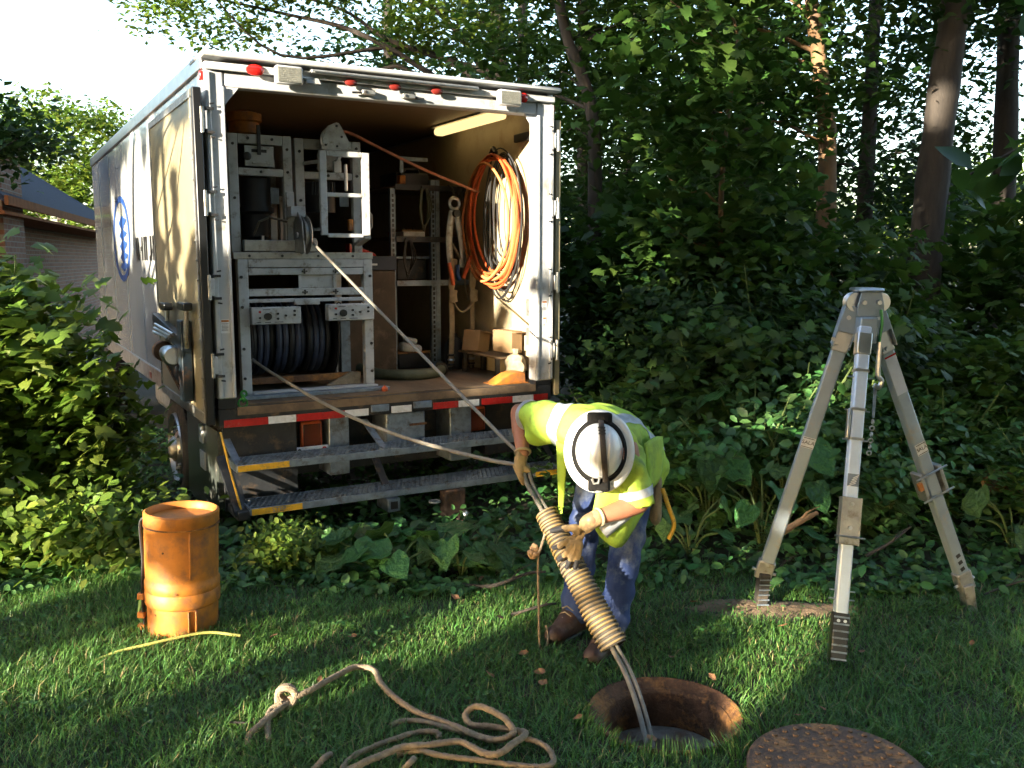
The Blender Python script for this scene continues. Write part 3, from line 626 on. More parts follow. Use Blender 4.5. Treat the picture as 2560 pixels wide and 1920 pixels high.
MB(off).cyl((.92, .70, 1.38), (.92, .70, 1.59), .11, n=28).build('motor', M['dark'], wr, smooth=True)
for k in range(9): MB(off).box(.83+k*.02, .837+k*.02, .58, .6, 1.50, 1.59).build('motor_fin', M['dark'], wr)
fb(wr, off, 'clamp_plate', .84, 1.0, .46, .49, 1.66, 1.77, m='dullalu'); fb(wr, off, 'lever', .93, .985, .40, .43, 1.64, 1.72); MB(off).cyl((1.02, .42, 1.52), (1.02, .42, 1.70), .013, n=10).build('rod', M['alu'], wr, smooth=True)
MB(off).bar((.945, .41, 1.70), (.99, .41, 1.77), .03, .02).build('lever_arm', M['rackwhite'], wr)
fb(wr, off, 'junction_plate', 1.02, 1.09, .56, .57, 1.42, 1.5, m='galv'); fb(wr, off, 'red_tag', .845, .86, .45, .46, 1.33, 1.40, m='redl', bevel=0); fb(wr, off, 'amber_bottle', 1.05, 1.085, .46, .50, 1.25, 1.33, m='orange', bevel=.008)
MB(off).tube([(1.17, .5, 1.42), (1.22, .47, 1.36), (1.22, .47, 1.28), (1.18, .5, 1.22)], .012, 8).build('coupling_hose', M['cable'], wr, smooth=True)
for u, z in ((.72, 1.78), (1.13, 1.82), (1.13, 1.63), (.72, 1.45), (.92, 1.625)): bolt(wr, off, u, .499, z, .011)
gp_ = [(.845, 1.79), (.85, 1.86), (.875, 1.92), (.91, 1.958), (.95, 1.975), (.97, 1.97), (1.0, 1.92), (1.065, 1.80)]
for v in (.385, .445): MB(off).prism(gp_, v, v+.006, 'y').build('pulley_guard', M['dullalu'], wr)
MB(off).lathe([(.02, 0), (.085, .0), (.06, .012), (.06, .03), (.085, .042), (.02, .042)], 24, (.935, .398, 1.865), 'y').build('pulley', M['alu'], wr, smooth=True)
for u, z in ((.95, 1.95), (.87, 1.82), (.95, 1.815), (.985, 1.88)): bolt(wr, off, u, .3845, z, .008)
fb(wr, off, 'guard_foot', .84, 1.07, .38, .455, 1.772, 1.79, m='dullalu')
MB(off).bar((.94, .42, 1.78), (.94, .52, 1.83), .03, .02).build('guard_stay', M['dullalu'], wr)

# --- shelf unit with slotted uprights at the right wall
sh, off = tt('slotted_shelf', 'dark slotted steel shelf unit against the right wall inside the truck', 'shelf', 2.0, 1.6, .131)
def upright(u, v, top):
    p = MB(off).box(u-.02, u+.02, v, v+.004, .131, top).build('upright', M['galv'], sh); MB(off).box(u-.02, u-.016, v+.0041, v+.045, .131, top).build('upright_side', M['galv'], p)
    b = MB(off)
    for k in range(int((top-.2)/.04)): b.box(u-.009, u+.009, v-.0012, v-.0002, .19+k*.04, .215+k*.04)
    h = b.build('slots', M['black'], p); h['kind'] = 'stuff'
upright(1.71, 1.25, 1.62); upright(2.07, 1.25, 1.70); upright(1.71, 2.1, 1.62); upright(2.07, 2.1, 1.70)
MB(off).box(2.095, 2.13, 1.25, 1.27, .131, 1.70).build('upright', M['galv'], sh)
for z in (.86, 1.22, 1.64):
    MB(off).box(1.73, 2.39, 1.256, 2.2, z, z+.012).build('shelf_board', M['wood'], sh)
    MB(off).box(1.73, 2.39, 1.235, 1.2495, z-.03, z+.015).build('shelf_lip', M['galv'] if z < 1.0 else M['steel'], sh)
MB(off).box(1.80, 1.83, 1.3, 1.32, 1.653, 1.85).build('guard_rod', M['galv'], sh); MB(off).box(1.80, 2.05, 1.3, 1.32, 1.851, 1.88).build('guard_rod', M['galv'], sh)
def titem(name, label, cat, m, u0, u1, v0, v1, z0, z1, bevel=.01):
    t, o_ = tt(name, label, cat, (u0+u1)/2, (v0+v1)/2, z0); MB(o_).box(u0, u1, v0, v1, z0, z1).build('body', M[m], t, bevel=bevel); return t, o_
t, o_ = titem('paper_box', 'white flat box bright on the middle shelf inside the truck', 'box', 'tapew', 1.82, 2.02, 1.3, 1.5, 1.30, 1.345)
MB(o_).box(1.82, 2.03, 1.32, 1.52, 1.3455, 1.36).build('lid', M['card'], t); t.location.z -= .067
t, o_ = titem('tool_case', 'black tool case standing on the top shelf inside the truck', 'case', 'blackm', 1.78, 2.08, 1.35, 1.7, 1.653, 1.76); MB(o_).tube([(1.86, 1.35, 1.76), (1.87, 1.35, 1.79), (1.98, 1.35, 1.79), (1.99, 1.35, 1.76)], .008, 6).build('handle', M['steel'], t)
t, o_ = titem('spray_can', 'orange spray can at the left end of the shelf unit', 'can', 'orange', 1.78, 1.84, 1.27, 1.33, 1.653-.02, 1.71); t.location.z += .02; MB(o_).cyl((1.81, 1.30, 1.71), (1.81, 1.30, 1.73), .018).build('cap', M['blackm'], t)
for i, (u, nm, lb, m) in enumerate(((1.80, 'red_clamp', 'small red clamp on the middle shelf, nearest the slotted upright', 'redl'), (1.90, 'red_clamp', 'small red clamp in the middle of the middle shelf', 'redl'), (1.99, 'green_bottle', 'small green bottle on the shelf beside the red clamps', 'green'))):
    t, o_ = tt(nm, lb, 'clamp' if i < 2 else 'bottle', u, 1.5, 1.233); MB(o_).box(u-.03, u+.03, 1.48, 1.52, 1.233, 1.28).build('body', M[m], t, bevel=.01); MB(o_).cyl((u, 1.5, 1.28), (u+.01, 1.5, 1.31), .012, n=8).build('neck' if i == 2 else 'screw', M['steel'], t)
t, o_ = titem('tool_bin', 'dark grey tool bin on the low shelf inside the truck', 'bin', 'steel', 1.78, 2.05, 1.35, 1.8, .873, 1.05); MB(o_).box(1.76, 2.07, 1.33, 1.82, 1.0505, 1.075).build('rim', M['galv'], t, bevel=.006)
t, o_ = titem('rag', 'crumpled pale rag behind the slotted upright on the truck floor', 'rag', 'tapew', 1.80, 1.98, 1.3, 1.45, .26, .34, bevel=.03); MB(o_).box(1.82, 1.93, 1.32, 1.42, .3405, .39).build('fold', M['tapew'], t, bevel=.02); t.rotation_euler.y = .2
t, o_ = titem('plastic_crate', 'dark red crate on the truck floor under the shelves', 'crate', 'dark', 1.76, 2.05, 1.30, 1.75, .131, .262)
MB(o_).box(1.75, 2.06, 1.29, 1.76, .2625, .275).build('rim', M['rust'], t)
# orange cone scrap beside the gate
t, o_ = tt('red_wedge', 'red triangular wedge on the ledge right of the winch frame', 'wedge', 1.40, 1.2, 1.075)
MB(o_).prism([(1.30, 1.075), (1.52, 1.075), (1.50, 1.10), (1.30, 1.17)], 1.15, 1.25, 'y').build('body', M['redl'], t)
t2, o_ = tt('side_cabinet', 'dark blue cabinet between the hose reel rack and the slotted shelves', 'cabinet', 1.5, 1.5, .131)
MB(o_).box(1.26, 1.66, 1.1, 1.9, .131, .96).build('body', mat('dark_brown_panel', (.07, .05, .035), .6, var=.4, vscale=6, dirt=(.15, .11, .08), dscale=5, damt=.3), t2, bevel=.006); MB(o_).box(1.25, 1.67, 1.09, 1.91, .961, 1.074).build('drawer', mat('navy_paint', (.02, .03, .06), .4), t2, bevel=.006)
MB(o_).box(1.40, 1.50, 1.078, 1.0895, 1.0, 1.015).build('pull', M['alu'], t2)

# --- hose coils on the right wall
def coil(name, label, cat, mats, loops, off):
    t, o_ = tt(name, label, cat, *off)
    for i, (cv_, cz_, rv, rz_, r, ph, m) in enumerate(loops):
        pts = []
        for k in range(40):
            a = 2*PI*k/40; dz = -1 if math.sin(a) < 0 else 1
            pts.append((off[0]-.03-.012*(i % 5)+.012*math.sin(3*a+ph), cv_+rv*math.cos(a)*(1+.05*math.sin(2*a+ph)), cz_+rz_*math.sin(a)*(1+.04*math.sin(a*3+ph))))
        MB(o_).tube(pts, r, 8, closed=True).build('loop', M[m], t, smooth=True)
    return t, o_
oc, o_ = coil('orange_hose_coil', 'orange hose coil hanging on the sunlit right wall of the truck', 'hose', None,
    [(.62, 1.34, .40, .50, .012, 0, 'orangehose'), (.62, 1.37, .39, .47, .012, 1.1, 'orangehose'), (.65, 1.36, .40, .48, .012, 2.3, 'paleorange'), (.60, 1.38, .36, .46, .011, 3.6, 'orangehose'),
     (.68, 1.33, .38, .46, .011, 4.4, 'paleorange'), (.58, 1.40, .37, .44, .012, 5.2, 'orangehose'), (.63, 1.32, .41, .49, .012, 2.9, 'orangehose')], (2.33, .62, 1.34))
MB(o_).tube([(2.28, .55, 1.87), (2.29, .60, 1.84), (2.3, .66, 1.87), (2.29, .6, 1.90)], .02, 8, closed=True).build('tie', M['blackm'], oc)
coil('black_cable_coil', 'thin black cable loops hanging behind the orange hose on the wall', 'cable', None,
    [(.55, 1.30, .28, .56, .006, .3, 'black'), (.57, 1.36, .20, .50, .006, 1.9, 'black'), (.52, 1.38, .16, .44, .006, 3.0, 'black'), (.54, 1.28, .25, .55, .006, 4.2, 'black'), (.50, 1.34, .30, .57, .006, 5.5, 'black'),
     (.60, 1.40, .22, .42, .007, 2.2, 'black'), (.56, 1.45, .14, .38, .006, .9, 'black'), (.48, 1.42, .12, .36, .006, 4.9, 'black'), (.52, 1.33, .22, .52, .007, 1.3, 'black')], (2.385, .55, 1.30))
# --- lifting straps and shackles hanging in front of the shelves
st, o_ = tt('lifting_straps', 'pair of tan lifting straps with orange clips hanging before the shelves', 'strap', 2.2, 1.05, .14)
for u, dv in ((2.12, 0), (2.32, .02)):
    pts = bez([(u+.03, 1.02+dv, 1.05), (u+.005, 1.0+dv, .95), (u-.01, 1.0+dv, .75), (u-.005, 1.0+dv, .5), (u-.02, 1.0+dv, .16)], 8)
    MB(o_).tube(pts, [.030 if i < 14 else .024 for i in range(len(pts))], 10, flat=.35, upv=(0, 1, 0)).build('strap', M['strap'], st, smooth=True)
    MB(o_).tube([(u, .975+dv, .80), (u-.01, .972+dv, .76), (u, .975+dv, .70)], .036, 10, flat=.5, upv=(0, 1, 0)).build('strap_wrap', M['strap'], st, smooth=True)
    for z in (.255, .215, .175): MB(o_).lathe([(.027, z), (.031, z+.008), (.027, z+.016)], 14, (u-.017, 1.0+dv, 0)).build('ferrule', M['blackm'] if z != .215 else M['alu'], st, smooth=True)
    MB(o_).tube([(u-.017, 1.0+dv, .17), (u-.017, 1.0+dv, .142)], .022, 10).build('end_hook', M['steel'], st, smooth=True)
MB(o_).tube(bez([(2.11, .985, .72), (2.16, .98, .64), (2.21, .98, .62), (2.27, .985, .66), (2.32, 1.0, .72)], 6), .016, 8, flat=.5).build('cross_strap', M['strap'], st, smooth=True)
for u, z, a in ((2.09, .93, .02), (2.235, .985, -.035)):
    MB(o_).tube([(u-a, .96, z+.09), (u, .955, z), (u+a, .96, z-.09)], [.017, .02, .015], 10).build('orange_clip', M['orangehose'], st, smooth=True)
MB(o_).tube([(2.16, .98, 1.0), (2.15, .97, .93), (2.17, .97, .88)], .026, 8, flat=.6).build('blue_clip', M['blue'], st, smooth=True)
MB(o_).tube([(2.13, 1.08, 1.22), (2.17, 1.03, 1.12), (2.22, 1.05, 1.05)], .012, 6).build('hanging_cord', M['cable'], st)
wn, o_ = tt('beam_clamp', 'large grey steel tongs hanging by a ring before the shelves', 'tongs', 2.18, 1.05, .95)
MB(o_).lathe([(.045+.016*math.cos(a), .014*math.sin(a)) for a in np.linspace(0, 2*PI, 9)[:-1]], 20, (2.17, 1.05, 1.50), 'y', closed=True).build('ring', M['alu'], wn, smooth=True)
for s_ in (-1, 1):
    MB(o_).tube(bez([(2.17+s_*.02, 1.05, 1.44), (2.17+s_*.045, 1.05, 1.30), (2.18+s_*.06, 1.05, 1.15), (2.185+s_*.05, 1.05, .98)], 6), [.03, .034, .036, .036, .034]*5, 10, flat=.5, upv=(0, 1, 0)).build('jaw', M['dullalu'], wn, smooth=True) if False else \
    MB(o_).tube(bez([(2.17+s_*.02, 1.05, 1.44), (2.17+s_*.045, 1.05, 1.30), (2.18+s_*.06, 1.05, 1.15), (2.185+s_*.05, 1.05, .98)], 6), .032, 10, flat=.5, upv=(0, 1, 0)).build('jaw', M['dullalu'], wn, smooth=True)
MB(o_).cyl((2.17, 1.0, 1.42), (2.17, 1.10, 1.42), .03).build('pivot', M['steel'], wn, smooth=True)
MB(o_).tube([(2.17, 1.05, 1.55), (2.18, 1.1, 1.62), (2.2, 1.22, 1.66)], .008, 6).build('hanger', M['steel'], wn)
# --- cords and tools hung about the shelves
for i, (u, v, z0, z1, m, lb) in enumerate(((2.26, 1.10, 1.62, 1.05, 'black', 'black cord bundle hanging from the top shelf beside the steel tongs'), (1.98, 1.22, 1.62, 1.28, 'greyhose', 'grey green hose loop hanging below the top shelf'), (1.83, 1.22, 1.20, .90, 'black', 'black cord loop hanging left on the middle shelf'), (2.33, 1.12, 1.20, .70, 'cable', 'pale cord hanging at the wall end of the middle shelf'))):
    t, o_ = tt('hanging_cord', lb, 'cord', u, v, z0, 'cords hung on the truck shelves')
    for k in range(3):
        a = .03+.012*k; MB(o_).tube(bez([(u-a*.5, v, z0+.012), (u-a, v-.012*k, lerp(z0, z1, .5)), (u-a*.3, v-.01*k, z1+.02*k), (u+a, v-.012*k, lerp(z0, z1, .45)), (u+a*.4, v, z0+.012)], 6), .006, 6).build('turn', M[m], t, smooth=True)
    MB(o_).box(u-.025, u+.025, v-.012, v+.03, z0+.006, z0+.022).build('hook', M['steel'], t)
t, o_ = tt('water_jug', 'grey plastic jug on the floor behind the tan straps', 'jug', 2.2, 1.12, .131)
MB(o_).lathe([(.001, .131), (.075, .133), (.08, .16), (.08, .33), (.05, .39), (.025, .40), (.025, .43), (.001, .432)], 20, (2.2, 1.14, 0)).build('body', M['dark'], t, smooth=True); MB(o_).tube([(2.14, 1.08, .37), (2.12, 1.05, .33), (2.14, 1.07, .25)], .010, 8).build('handle', M['dark'], t, smooth=True)
# --- boxes and small things on the floor
for (u, v, z, su, sv, sz, rz, ry, lb) in ((2.22, .80, .30, .16, .16, .17, .5, .25, 'torn tan cardboard box tilted between the hanging straps and the wall'), (2.31, .42, .33, .10, .26, .17, .1, .0, 'orange lit cardboard box on a bracket by the right wall')):
    t = thing('cardboard_box', lb, 'box', TW(u, v, z), TY+rz); t.rotation_euler = (0, ry, TY+rz)
    bx = MB().box(-su/2, su/2, -sv/2, sv/2, 0, sz).build('body', M['card'], t, bevel=.004); MB().box(-su/2-.002, su/2+.002, -sv/2-.06, -sv/2-.002, sz-.01, sz-.006).build('flap', M['card'], t)
t, o_ = tt('box_bracket', 'low dark ledge under the lit cardboard boxes at the wall', 'ledge', 2.28, .62, .131)
MB(o_).box(2.16, 2.39, .30, .98, .29, .302).build('board', M['wood'], t); [MB(o_).box(2.34, 2.38, v, v+.03, .131, .2895).build('leg', M['steel'], t) for v in (.34, .90)]; [MB(o_).box(2.17, 2.20, v, v+.03, .131, .2895).build('leg', M['steel'], t) for v in (.34, .90)]
t, o_ = tt('orange_wedge', 'bright orange plastic wedge on the truck floor near the rear edge', 'wedge', 2.13, .13, .131)
MB(o_).prism([(1.995, .131), (2.27, .131), (2.262, .21), (2.19, .215), (2.12, .20)], .06, .20, 'y').build('body', M['orange'], t, bevel=.008); MB(o_).box(1.985, 2.28, .05, .21, .1305, .1355).build('base', M['orange'], t)
t, o_ = tt('floor_hose', 'thick green grey hose lying on the truck floor behind the cable', 'hose', 1.55, .7, .18)
MB(o_).tube(bez([(1.30, 1.0, .20), (1.40, .80, .17), (1.52, .66, .17), (1.66, .62, .17), (1.80, .66, .17), (1.92, .80, .175), (2.0, 1.0, .175)], 8), .042, 12).build('hose', M['greyhose'], t, smooth=True); MB(o_).cyl((1.90, .775, .174), (1.94, .83, .174), .05).build('coupling', M['steel'], t, smooth=True)
t, o_ = tt('red_plug', 'small red cap on the truck floor beside the rack', 'cap', 1.18, .17, .131); MB(o_).lathe([(.022, .131), (.024, .15), (.012, .162), (.001, .163)], 14, (1.18, .17, 0)).build('cap', M['orangehose'], t, smooth=True); MB(o_).cyl((1.18, .17, .163), (1.18, .17, .17), .006, n=8).build('knob', M['orangehose'], t)
t, o_ = tt('green_lanyard', 'bright green coiled cord at the left corner of the truck floor', 'cord', .15, .02, .131)
for k in range(3): MB(o_).lathe([(.028-.005*k+.007*math.cos(a), .007*math.sin(a)) for a in np.linspace(0, 2*PI, 7)[:-1]], 16, (.155+.006*k, -.005+.01*k, .148+.028*k), ['y', 'x', 'y'][k], closed=True).build('loop', M['green'], t, smooth=True)
t, o_ = tt('leaning_paper', 'crumpled tan sack in the sunlit corner by the right wall', 'sack', 2.33, .22, .131)
b = MB(o_); b.sphere((2.30, .27, .23), .1, 12, 9, (.75, 1.1, 1.0)); b.v = [(p[0]+.012*math.sin(p[2]*60+p[1]*40), p[1]+.012*math.sin(p[0]*70), max(.1312, p[2])) for p in b.v]; b.build('sack', M['strap'], t); MB(o_).cyl((2.30, .27, .31), (2.31, .28, .36), .02, .035, 8).build('neck', M['strap'], t)
# --- red-tan rope from the guard to the coil
t, o_ = tt('pull_rope', 'thin reddish rope stretched from the pulley guard to the orange coil', 'rope', .97, .42, 1.92)
MB(o_).tube(bez([(.965, .42, 1.925), (1.08, .45, 1.915), (1.35, .50, 1.82), (1.75, .62, 1.70), (2.1, .75, 1.62), (2.29, .86, 1.585)], 8), .011, 8).build('rope', mat('red_tan_rope', (.36, .13, .07), .8, var=.3, vscale=40), t, smooth=True)

# ================================================================== things on the lawn
# --- rescue tripod
TH = Vector((1.62, 4.20, 1.60))
tp = thing('rescue_tripod', 'tall aluminium three-legged rescue tripod standing over the lawn on the right', 'tripod', (TH.x, TH.y, 0))
to_ = Vector((TH.x, TH.y, 0))
def tm(): return MB(to_)
M['tripodlit'] = mat('sky_lit_aluminium_leg', (.60, .72, .90), .38, .25, var=.08, vscale=20, bump=.04, bscale=90)  # front leg's sky reflection painted in as a paler, bluer colour
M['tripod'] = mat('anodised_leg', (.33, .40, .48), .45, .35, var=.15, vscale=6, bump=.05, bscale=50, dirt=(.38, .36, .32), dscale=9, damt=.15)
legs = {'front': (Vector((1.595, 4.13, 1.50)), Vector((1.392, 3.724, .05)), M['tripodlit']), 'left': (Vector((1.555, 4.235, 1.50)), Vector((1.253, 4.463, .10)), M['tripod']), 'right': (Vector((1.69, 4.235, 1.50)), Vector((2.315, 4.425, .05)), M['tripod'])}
for nm, (a, c, m) in legs.items():
    d = (c-a).normalized(); L = (c-a).length
    out = Vector((c.x-TH.x, c.y-TH.y, 0)).normalized(); face = (Vector((0, -1, 0)) + out*.25); face = (face - d*face.dot(d)).normalized(); side = d.cross(face).normalized()
    def P(t, s_=0, f=0): return a + d*(L*t) + side*s_ + face*f
    wd = .056 if nm == 'front' else .066
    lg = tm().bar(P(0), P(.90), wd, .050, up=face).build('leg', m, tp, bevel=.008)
    tm().bar(P(.02, 0, 0), P(.09, 0, 0), wd+.008, .058, up=face).build('leg_socket', M['alu'], lg, bevel=.006)
    def band(t, w_=.008, mm='alu'):
        return tm().bar(P(t), P(t+w_), wd+.006, .056, up=face).build('band', M[mm], lg)
    if nm == 'front':
        for t in (.135, .255, .345): band(t)
        for t in (.16, .262, .352, .80, .825):
            tm().cyl(P(t, -.055, .0), P(t, .055, .0), .004, n=8).build('pin', M['alu'], lg)
        tm().bar(P(.26, .04, .015), P(.35, .04, .015), .012, .03, up=face).build('latch_plate', M['alu'], lg, bevel=.003)
        tm().bar(P(.525, 0, .030), P(.665, 0, .030), .084, .010, up=face).build('clamp_plate', M['dullalu'], lg, bevel=.003)
        for s_ in (-1, 1): tm().bar(P(.525, s_*.040, .015), P(.665, s_*.040, .015), .006, .05, up=face).build('clamp_side', M['dullalu'], lg)
        for t in (.545, .615): tm().cyl(P(t, 0, .0355), P(t, 0, .043), .009, n=10).build('clamp_bolt', M['alu'], lg)
        tm().cyl(P(.642, -.065, .045), P(.642, .065, .045), .004, n=8).build('pin', M['alu'], lg)
        tm().bar(P(.455, 0, .026), P(.492, 0, .026), wd-.006, .002, up=face).build('striped_label', M['galv'], lg)
        for k in range(5): tm().bar(P(.458+.006*k, -.022+.003*k, .0275), P(.468+.006*k, .003+.004*k, .0275), .004, .001, up=face).build('label_stripe', M['tapew'], lg)
        ft = tm().bar(P(.862, 0, .005), P(1.0, 0, .005), .070, .046, up=face).build('rubber_foot', M['blackm'], tp, bevel=.006)
        for k in range(7): tm().bar(P(.872+.02*k, 0, .0290), P(.877+.02*k, 0, .0290), .067, .004, up=face).build('foot_rib', M['galv'], ft)
        for s_ in (-.014, .014): tm().cyl(P(.885, s_, .028), P(.885, s_, .033), .007, n=8).build('rivet', M['alu'], ft)
    else:
        t = .425 if nm == 'left' else .50
        t = .405 if nm == 'right' else .40
        lb = tm().bar(P(t, 0, .026), P(t+.038, 0, .026), .060, .0016, up=face).build('label', M['tapew'], lg)
        X = side if nm == 'right' else side; ctr = P(t+.019, 0, .0275)
        o = letters('SALA', .026, (0, 0, 0), (0, 0, 0), M['blackm'], tp, 'label_lettering', .0003)
        xax = (-side if side.x < 0 else side); yax = (-d).normalized(); o.matrix_local = Matrix.Translation(ctr - to_) @ Matrix((xax, yax, xax.cross(yax))).transposed().to_4x4()
        for q in (.0025, .034): tm().bar(P(t+q, 0, .0273), P(t+q+.0018, 0, .0273), .054, .0008, up=face).build('label_line', M['blackm'], lb)
        tm().bar(P(.885, 0, 0), P(.955, 0, 0), .085, .055, up=face).build('foot_bracket', M['dullalu'], tp, bevel=.008)
        tm().cyl(P(.93, -.06, 0), P(.93, .06, 0), .008, n=8).build('foot_pin', M['alu'], tp)
        base = Vector((c.x, c.y, 0))
        ft = tm().bar(P(.93, 0, .01), base+Vector((.01 if nm == 'left' else -.005, -.01, .0)), .052, .075, up=(0, -1, 0)).build('rubber_foot', M['tyre'] if nm == 'left' else M['dullalu'], tp, bevel=.005)
        if nm == 'left':
            q0 = P(.93, 0, .01); q1 = base+Vector((.01, -.01, 0))
            for k in range(6): e = q0.lerp(q1, .15+.14*k); tm().box(e.x-.028, e.x+.03, e.y-.042, e.y-.0385, e.z-.003, e.z+.003).build('foot_rib', M['galv'], ft)
        # knuckle plates joining the leg to the head
        for s_ in (-1, 1):
            tm().bar(P(-.07, s_*.038, 0), P(.075, s_*.038, 0), .007, .10, up=face).build('knuckle_plate', M['tripod'], tp, bevel=.002)
        tm().bar(P(-.07, 0, .052), P(.02, 0, .045), .08, .006, up=face).build('knuckle_cover', M['tripod'], tp, bevel=.003)
        for tq, sq in ((-.03, .01), (.05, .045), (.07, .02)): tm().cyl(P(tq, sq, .045), P(tq, sq, .06), .010, n=10).build('bolt', M['alu'], tp)
        if nm == 'right':
            tm().bar(P(.105, 0, .026), P(.23, 0, .026), .060, .0016, up=face).build('sleeve_label', mat('pale_sleeve', (.55, .62, .75), .4, var=.1, vscale=30), lg)
            tm().bar(P(.1, 0, .027), P(.105, 0, .027), .062, .0016, up=face).build('red_line', M['redl'], lg)
            tm().bar(P(.50, -.055 if side.x > 0 else -.055, 0), P(.60, -.055, 0), .02, .075, up=face).build('bracket_plate', M['dullalu'], lg, bevel=.004)
            tm().bar(P(.50, .055, 0), P(.60, .055, 0), .02, .075, up=face).build('bracket_plate', M['dullalu'], lg, bevel=.004)
            for tq in (.51, .59): tm().cyl(P(tq, -.09, .04), P(tq, .09, .04), .005, n=8).build('u_bolt', M['alu'], lg)
            tm().bar(P(.525, .075, .03), P(.55, .075, .03), .02, .02, up=face).build('tag', M['orange'], lg)
            for k, tq in enumerate((.82, .845, .87)): tm().bar(P(tq, -.012, .0258), P(tq+.003, .012, .0258), .02, .001, up=face).build('size_mark', M['steel'], lg)
# head with two sheaves
b = tm(); b.prism([(TH.x-.055, 1.545), (TH.x+.065, 1.545), (TH.x+.065, 1.60), (TH.x+.05, 1.66), (TH.x-.04, 1.66), (TH.x-.055, 1.60)], TH.y-.06, TH.y-.052, 'y'); b.build('head_plate', M['tripod'], tp, bevel=.003)
b = tm(); b.prism([(TH.x-.055, 1.545), (TH.x+.065, 1.545), (TH.x+.065, 1.60), (TH.x+.05, 1.66), (TH.x-.04, 1.66), (TH.x-.055, 1.60)], TH.y+.052, TH.y+.06, 'y'); b.build('head_plate', M['tripod'], tp, bevel=.003)
tm().box(TH.x-.055, TH.x+.062, TH.y-.07, TH.y+.07, 1.660, 1.680).build('head_cap', M['alu'], tp, bevel=.01)
for x in (-.052, .060):
    tm().lathe([(.01, 0), (.044, 0), (.047, .008), (.034, .02), (.034, .034), (.047, .046), (.044, .054), (.01, .054)], 28, (TH.x+x, TH.y-.03, 1.612), 'y').build('sheave', M['alu'], tp, smooth=True)
    tm().cyl((TH.x+x*.6, TH.y-.080, 1.612), (TH.x+x*.6, TH.y-.061, 1.612), .011, n=6).build('axle_nut', M['alu'], tp)
tm().box(TH.x-.05, TH.x+.03, TH.y-.09, TH.y+.05, 1.42, 1.545).build('head_block', M['tripod'], tp, bevel=.008)
tm().tube(bez([(TH.x+.045, TH.y-.075, 1.58), (TH.x+.05, TH.y-.08, 1.52), (TH.x+.045, TH.y-.078, 1.46), (TH.x+.04, TH.y-.075, 1.40)], 5), .012, 8, flat=.5).build('green_sling', M['green'], tp, smooth=True)
hk = tm(); hk.tube(bez([(TH.x+.045, TH.y-.08, 1.43), (TH.x+.043, TH.y-.08, 1.33), (TH.x+.045, TH.y-.08, 1.27), (TH.x+.062, TH.y-.08, 1.245), (TH.x+.05, TH.y-.08, 1.215), (TH.x+.028, TH.y-.08, 1.225)], 6), .012, 8); hk.build('snap_hook', M['alu'], tp, smooth=True)
tm().cyl((TH.x+.035, TH.y-.08, 1.215), (TH.x+.033, TH.y-.08, 1.07), .008, .006, 10).build('swivel', M['galv'], tp, smooth=True)
for k in range(6):
    z = 1.05-.03*k; tm().lathe([(.010+.004*math.cos(q), .004*math.sin(q)) for q in np.linspace(0, 2*PI, 7)[:-1]], 10, (TH.x+.032-.002*k, TH.y-.08, z), 'xy'[k % 2], closed=True).build('chain_link', M['dullalu'], tp, smooth=True)

tp.scale = (1, 1, .968)
# --- orange drum
DX, DY = -1.565, 4.15
dm = thing('orange_drum', 'scuffed orange plastic drum standing on the grass left of the truck steps', 'drum', (DX, DY, -.01)); dm.rotation_euler = (R_(-1), R_(1.5), 0); dm.scale = (.93, .93, 1)
b = MB(); b.lathe([(.001, 0), (.165, .0), (.170, .01), (.172, .165), (.180, .170), (.182, .178), (.182, .225), (.177, .235), (.182, .242), (.182, .275), (.174, .285), (.176, .30), (.177, .34), (.178, .38), (.178, .42), (.178, .46), (.178, .50), (.178, .545), (.182, .55), (.182, .60), (.172, .606), (.165, .60), (.163, .57), (.001, .565)], 56); 
def dent(p):
    a = math.atan2(p[1], p[0]); k = 1-.035*math.exp(-((a+1.75)/.28)**2-((p[2]-.36)/.07)**2)-.03*math.exp(-((a+1.2)/.2)**2-((p[2]-.46)/.05)**2)-.02*math.exp(-((a+2.2)/.3)**2-((p[2]-.1)/.05)**2)+.008*math.sin(3*a+p[2]*9)
    return (p[0]*k, p[1]*k, p[2])
b.v = [dent(p) for p in b.v]; b.build('barrel', M['orange'], dm, smooth=True, angle=50)
MB().lathe([(.183, .538), (.1845, .541), (.183, .544)], 56).build('rim_groove', M['rust'], dm)
MB().lathe([(.1705, .162), (.1725, .1655), (.1705, .169)], 56).build('seam', M['rust'], dm)
for a, z0, z1, w_ in ((-58, .31, .53, .012), (-50, .02, .16, .010), (-62, .02, .16, .006)):
    ca, sa = math.cos(R_(a)), math.sin(R_(a)); MB().bar((ca*.178, sa*.178, z0), (ca*.178, sa*.178, z1), w_, .012, up=(ca, sa, 0)).build('rib', M['orange'], dm, bevel=.003)
for a, z, r in ((-100, .44, .005), (-118, .14, .006), (-80, .25, .005), (-112, .05, .005)):
    ca, sa = math.cos(R_(a)), math.sin(R_(a)); rr = .172 if z < .17 else (.187 if z < .28 else .1785); MB().cyl((ca*(rr-.002), sa*(rr-.002), z), (ca*(rr+.0012), sa*(rr+.0012), z), r, n=9).build('scuff', M['rust'], dm)
hm = MB(); hm.tube(bez([(-.176, -.03, .57), (-.195, -.03, .54), (-.192, -.03, .45), (-.186, -.03, .36), (-.192, -.03, .20), (-.182, -.03, .05)], 6), .014, 8, flat=.6); hm.build('black_strap', M['black'], dm, smooth=True)
for z in (.19, .10, .04): MB().box(-.215, -.178, -.05, -.015, z-.015, z+.015).build('strap_buckle', M['orange'], dm, bevel=.005)

